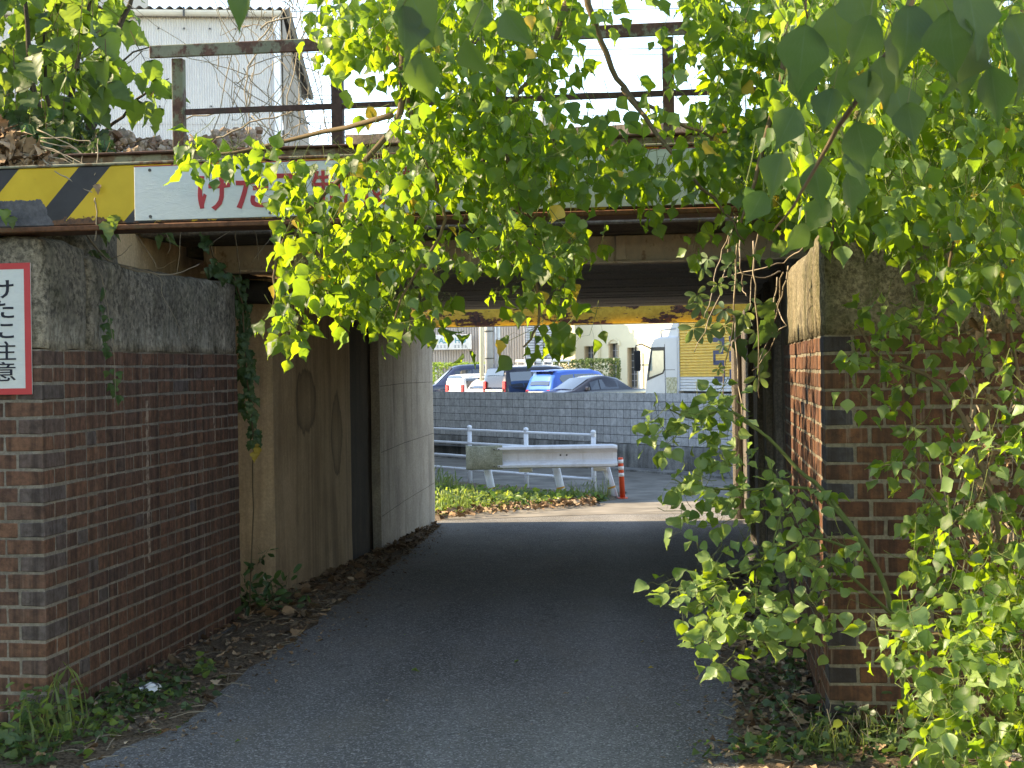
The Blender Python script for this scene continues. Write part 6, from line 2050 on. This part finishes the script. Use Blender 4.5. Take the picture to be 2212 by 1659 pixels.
tuft(r, G(150, 1600), 16, .30, .07, items, 'grass', .8); tuft(r, G(70, 1640), 14, .22, .1, items, 'grass', .9); tuft(r, G(110, 1585), 9, .2, .05, items, 'grass', .9)
lowplants(r, 170, gl_(95, 1590, 45, 25), items, ['leaf_ground', 'leaf_weed', 'leaf_ground'], (.03, .06), .17)
lowplants(r, 90, gl_(40, 1640, 50, 16), items, ['leaf_ground', 'leaf_ivy'], (.04, .07), .09, ('ivy', 'oblong'))
TW = empty('weed_clump', G(120, 1600)); tag(TW, 'clump of long grass and weeds at the near corner of the left wall', 'weeds'); foliage(TW, items, None)
items = []
lowplants(r, 230, gl_(265, 1535, 55, 24), items, ['leaf_ground', 'leaf_ground', 'leaf_under', 'leaf_weed'], (.025, .055), .05, ('round', 'oblong'))
lowplants(r, 120, gl_(370, 1500, 40, 20), items, ['leaf_ground', 'leaf_under'], (.025, .05), .05, ('round', 'oblong'))
lowplants(r, 60, gl_(215, 1585, 40, 12), items, ['leaf_ground', 'leaf_weed'], (.025, .045), .04, ('round',))
lowplants(r, 24, gl_(440, 1462, 12, 10), items, ['leaf_ground', 'leaf_weed'], (.03, .05), .06, ('mulberry',))
TX = empty('ground_creeper', G(280, 1530)); tag(TX, 'low green creeper spreading over litter at the foot of the left wall', 'creeper'); foliage(TX, items, None)
items = []
vr_s = lambda y0, y1, b: between(vr_in, vr_out, b, y0, y1)
lowplants(r, 420, gl_(1900, 1600, 95, 40), items, ['leaf_ground', 'leaf_ivy', 'leaf_under', 'leaf_ground'], (.025, .055), .13, ('round', 'ivy', 'oblong'))
lowplants(r, 300, gl_(2080, 1560, 80, 60), items, ['leaf_ground', 'leaf_under'], (.03, .06), .2, ('round', 'ivy', 'oblong'))
lowplants(r, 180, gl_(1690, 1632, 70, 12), items, ['leaf_ground', 'leaf_ivy', 'leaf_weed'], (.025, .05), .045, ('round', 'ivy'))
lowplants(r, 150, gl_(1690, 1500, 45, 50), items, ['leaf_under', 'leaf_ground'], (.025, .05), .05, ('round', 'ivy'))
for k in range(7): tuft(r, G(1800 + r.uniform(-60, 200), 1625 + r.uniform(-10, 30)), 26, .13, .09, items, 'grass', .9)
TY = empty('ground_creeper', G(1900, 1600)); tag(TY, 'ivy and grass ground cover in front of the right brick pier', 'creeper'); foliage(TY, items, None)
mb = MB()
for k in range(40):
    a = G(1850 + r.uniform(-120, 250), 1630 + r.uniform(-30, 20)); d = Vector((r.gauss(0, .06), r.gauss(0, .05), r.uniform(.05, .2)))
    mb.tube([a, a + d * .5 + rv(r, .01), a + d], .0015, 3, False)
o = adopt(mb.build('dry_stalks', M['twig_dry']), TY); o['kind'] = 'stuff'

# weeds round the guardrail, sunlit
items = []
def bed(r_):
    px = r_.uniform(940, 1300); u = (px - 940) / 360
    y1 = 1118 - 34 * u; y0 = 1075 + 5 * u
    p = G(px, r_.uniform(y0, y1)); return p.x, p.y
def bedh(n, hm, mats, size, kinds):
    for i in range(n):
        x, y = bed(r); px = x / y * FPX + CX
        hh = hm * max(.3, 1.25 - (px - 940) / 330)
        p = Vector((x, y, gz(y) + .02 + r.random() ** 1.3 * hh)); kd = r.choice(kinds)
        items.append((kd, r.randrange(len(LEAVES[kd])), Matrix.Translation(p) @ frame(Vector((r.gauss(0, 1), r.gauss(0, 1), r.gauss(.2, .5))), Vector((r.gauss(-.3, .6), r.gauss(-.2, .6), 1)), r.uniform(*size), 1), r.choice(mats)))
bedh(2300, .2, ['leaf_weed', 'leaf_weed', 'leaf_ground', 'grass'], (.05, .12), ('oblong', 'round', 'oblong'))
for k in range(75):
    x, y = bed(r); tuft(r, (x, y, 0), 10, .34 if x < -.6 else .17, .1, items, r.choice(['grass', 'leaf_weed']), .8)
for (px, py) in ((950, 1075), (965, 1080), (975, 1090), (1240, 1085), (1275, 1080), (1300, 1078)):
    p = G(px, py); tuft(r, p, 26, .45 if px < 1000 else .3, .15, items, 'grass', .7)
TZ = empty('weed_bed', G(1100, 1090)); tag(TZ, 'sunlit weeds and grass growing round the guardrail posts', 'weeds'); foliage(TZ, items, None)
def bedfront(r_):
    px = r_.uniform(940, 1290); u = (px - 940) / 350
    p = G(px, r_.uniform(1104 - 20 * u, 1130 - 36 * u)); return p.x, p.y
items = scatter_items(r, 520, bedfront, ['ivy', 'mulberry', 'tallow', 'oblong'], (.05, .12), ['dry', 'dry_pale', 'dry', 'dry_dark'], .8, .03, sink=3)
TZ2 = empty('leaf_litter', G(1000, 1118)); tag(TZ2, 'dry brown leaves drifted along the kerb in front of the sunlit weeds', 'leaf litter'); foliage(TZ2, items, None, 200, 'dead_leaf', 'dead_leaves')

# ballast heaped behind the railing
r = random.Random(121)
SM = []
for i in range(5):
    bm = bmesh.new(); bmesh.ops.create_icosphere(bm, subdivisions=1, radius=1)
    for v in bm.verts: v.co = Vector((v.co.x * r.uniform(.7, 1.3), v.co.y * r.uniform(.7, 1.2), v.co.z * r.uniform(.5, .9))) * r.uniform(.75, 1.15)
    me = bpy.data.meshes.new('stone'); bm.to_mesh(me); bm.free()
    SM.append(me)
sm_ = NT('ballast_stone'); cst = sm_.ramp(sm_.rand(), [(0, (.22, .13, .09)), (.4, (.34, .24, .17)), (.7, (.42, .33, .26)), (1, (.26, .2, .17))])
nz_ = sm_.noise(sm_.pos(), 30, 5, .7); sm_.bump(nz_, .5, .01)
stm = sm_.fin(cst, .9, .15)
for me in SM: me.materials.append(stm)
BL = empty('ballast_heap', W(290, 330, 7.4)); tag(BL, 'heap of brown track ballast stones behind the left end of the railing', 'stones')
inv = Matrix.Translation(-Vector(BL.location))
sts_ = []
for i in range(900):
    px = r.uniform(150, 560); Y = r.uniform(6.6, 8.4)
    top = 294 + 12 * math.sin(px * .021) + (14 if px < 235 else 0)
    hill = W(px, top, 7.5).z - max(0, abs(Y - 7.5) - .1) * .42
    p = W(px, 330, Y); p.z = hill - r.random() * .05
    sts_.append((r.choice(SM), Matrix.Translation(p) @ Euler((r.uniform(0, 3), r.uniform(0, 3), r.uniform(0, 3))).to_matrix().to_4x4() @ Matrix.Scale(r.uniform(.018, .036), 4)))
sts_.sort(key=lambda q: q[1].translation.y - q[1].translation.z * 3)
for me, m4 in sts_[:280]:
    o = bpy.data.objects.new('stone', me); o.parent = BL; o.matrix_local = inv @ m4; COL.objects.link(o)
mb = MB()
for me, m4 in sts_[280:]: mb.add([inv @ m4 @ v.co for v in me.vertices], [list(p.vertices) for p in me.polygons])
mb.add([inv @ W(px, 330, Y) * 1 for px, Y in ((150, 6.3), (560, 6.3), (560, 8.8), (150, 8.8))], [[0, 1, 2, 3]])
o = mb.build('stones', stm, BL); o['kind'] = 'stuff'

# tiny scraps blown over the asphalt
r = random.Random(131)
def lane_pt(r_):
    y = r_.uniform(5.2, 15); x = r_.uniform(-1.25 + .02 * (y - 5), 1.0 + .12 * (y - 5)); return x, y
items = scatter_items(r, 150, lane_pt, ['oblong', 'tallow'], (.006, .018), ['dry', 'dry_pale', 'leaf_weed'], .4, .004, sink=.1)
SC = empty('leaf_scraps', G(1100, 1400)); tag(SC, 'tiny leaf scraps scattered over the lane', 'leaf litter', kind='stuff'); foliage(SC, items, None, 0, 'dead_leaf', 'leaf_scraps')

# litter straying over the edges of the asphalt
r = random.Random(141)
def edge_pt(pl, sgn):
    def f(r_):
        q = r_.random() * (len(pl) - 1); i = min(int(q), len(pl) - 2); u = q - i
        return pl[i][0] * (1-u) + pl[i+1][0] * u + sgn * abs(r_.gauss(0, .10)), pl[i][1] * (1-u) + pl[i+1][1] * u
    return f
items = scatter_items(r, 420, edge_pt(vl_out, 1), ['oblong', 'tallow', 'ivy'], (.008, .032), ['dry', 'dry_pale', 'dry_dark', 'dry_dark'], .4, .004, sink=.2, sx=(.3, 1))
items += scatter_items(r, 320, edge_pt(vr_in, -1), ['oblong', 'tallow', 'ivy'], (.008, .032), ['dry', 'dry_pale', 'dry_dark', 'leaf_ground'], .4, .004, sink=.2, sx=(.3, 1))
SE = empty('stray_litter', G(700, 1360)); tag(SE, 'thin scatter of dead leaf bits straying from both verges onto the asphalt', 'leaf litter', kind='stuff'); foliage(SE, items, None, 0, 'dead_leaf', 'leaf_scraps')
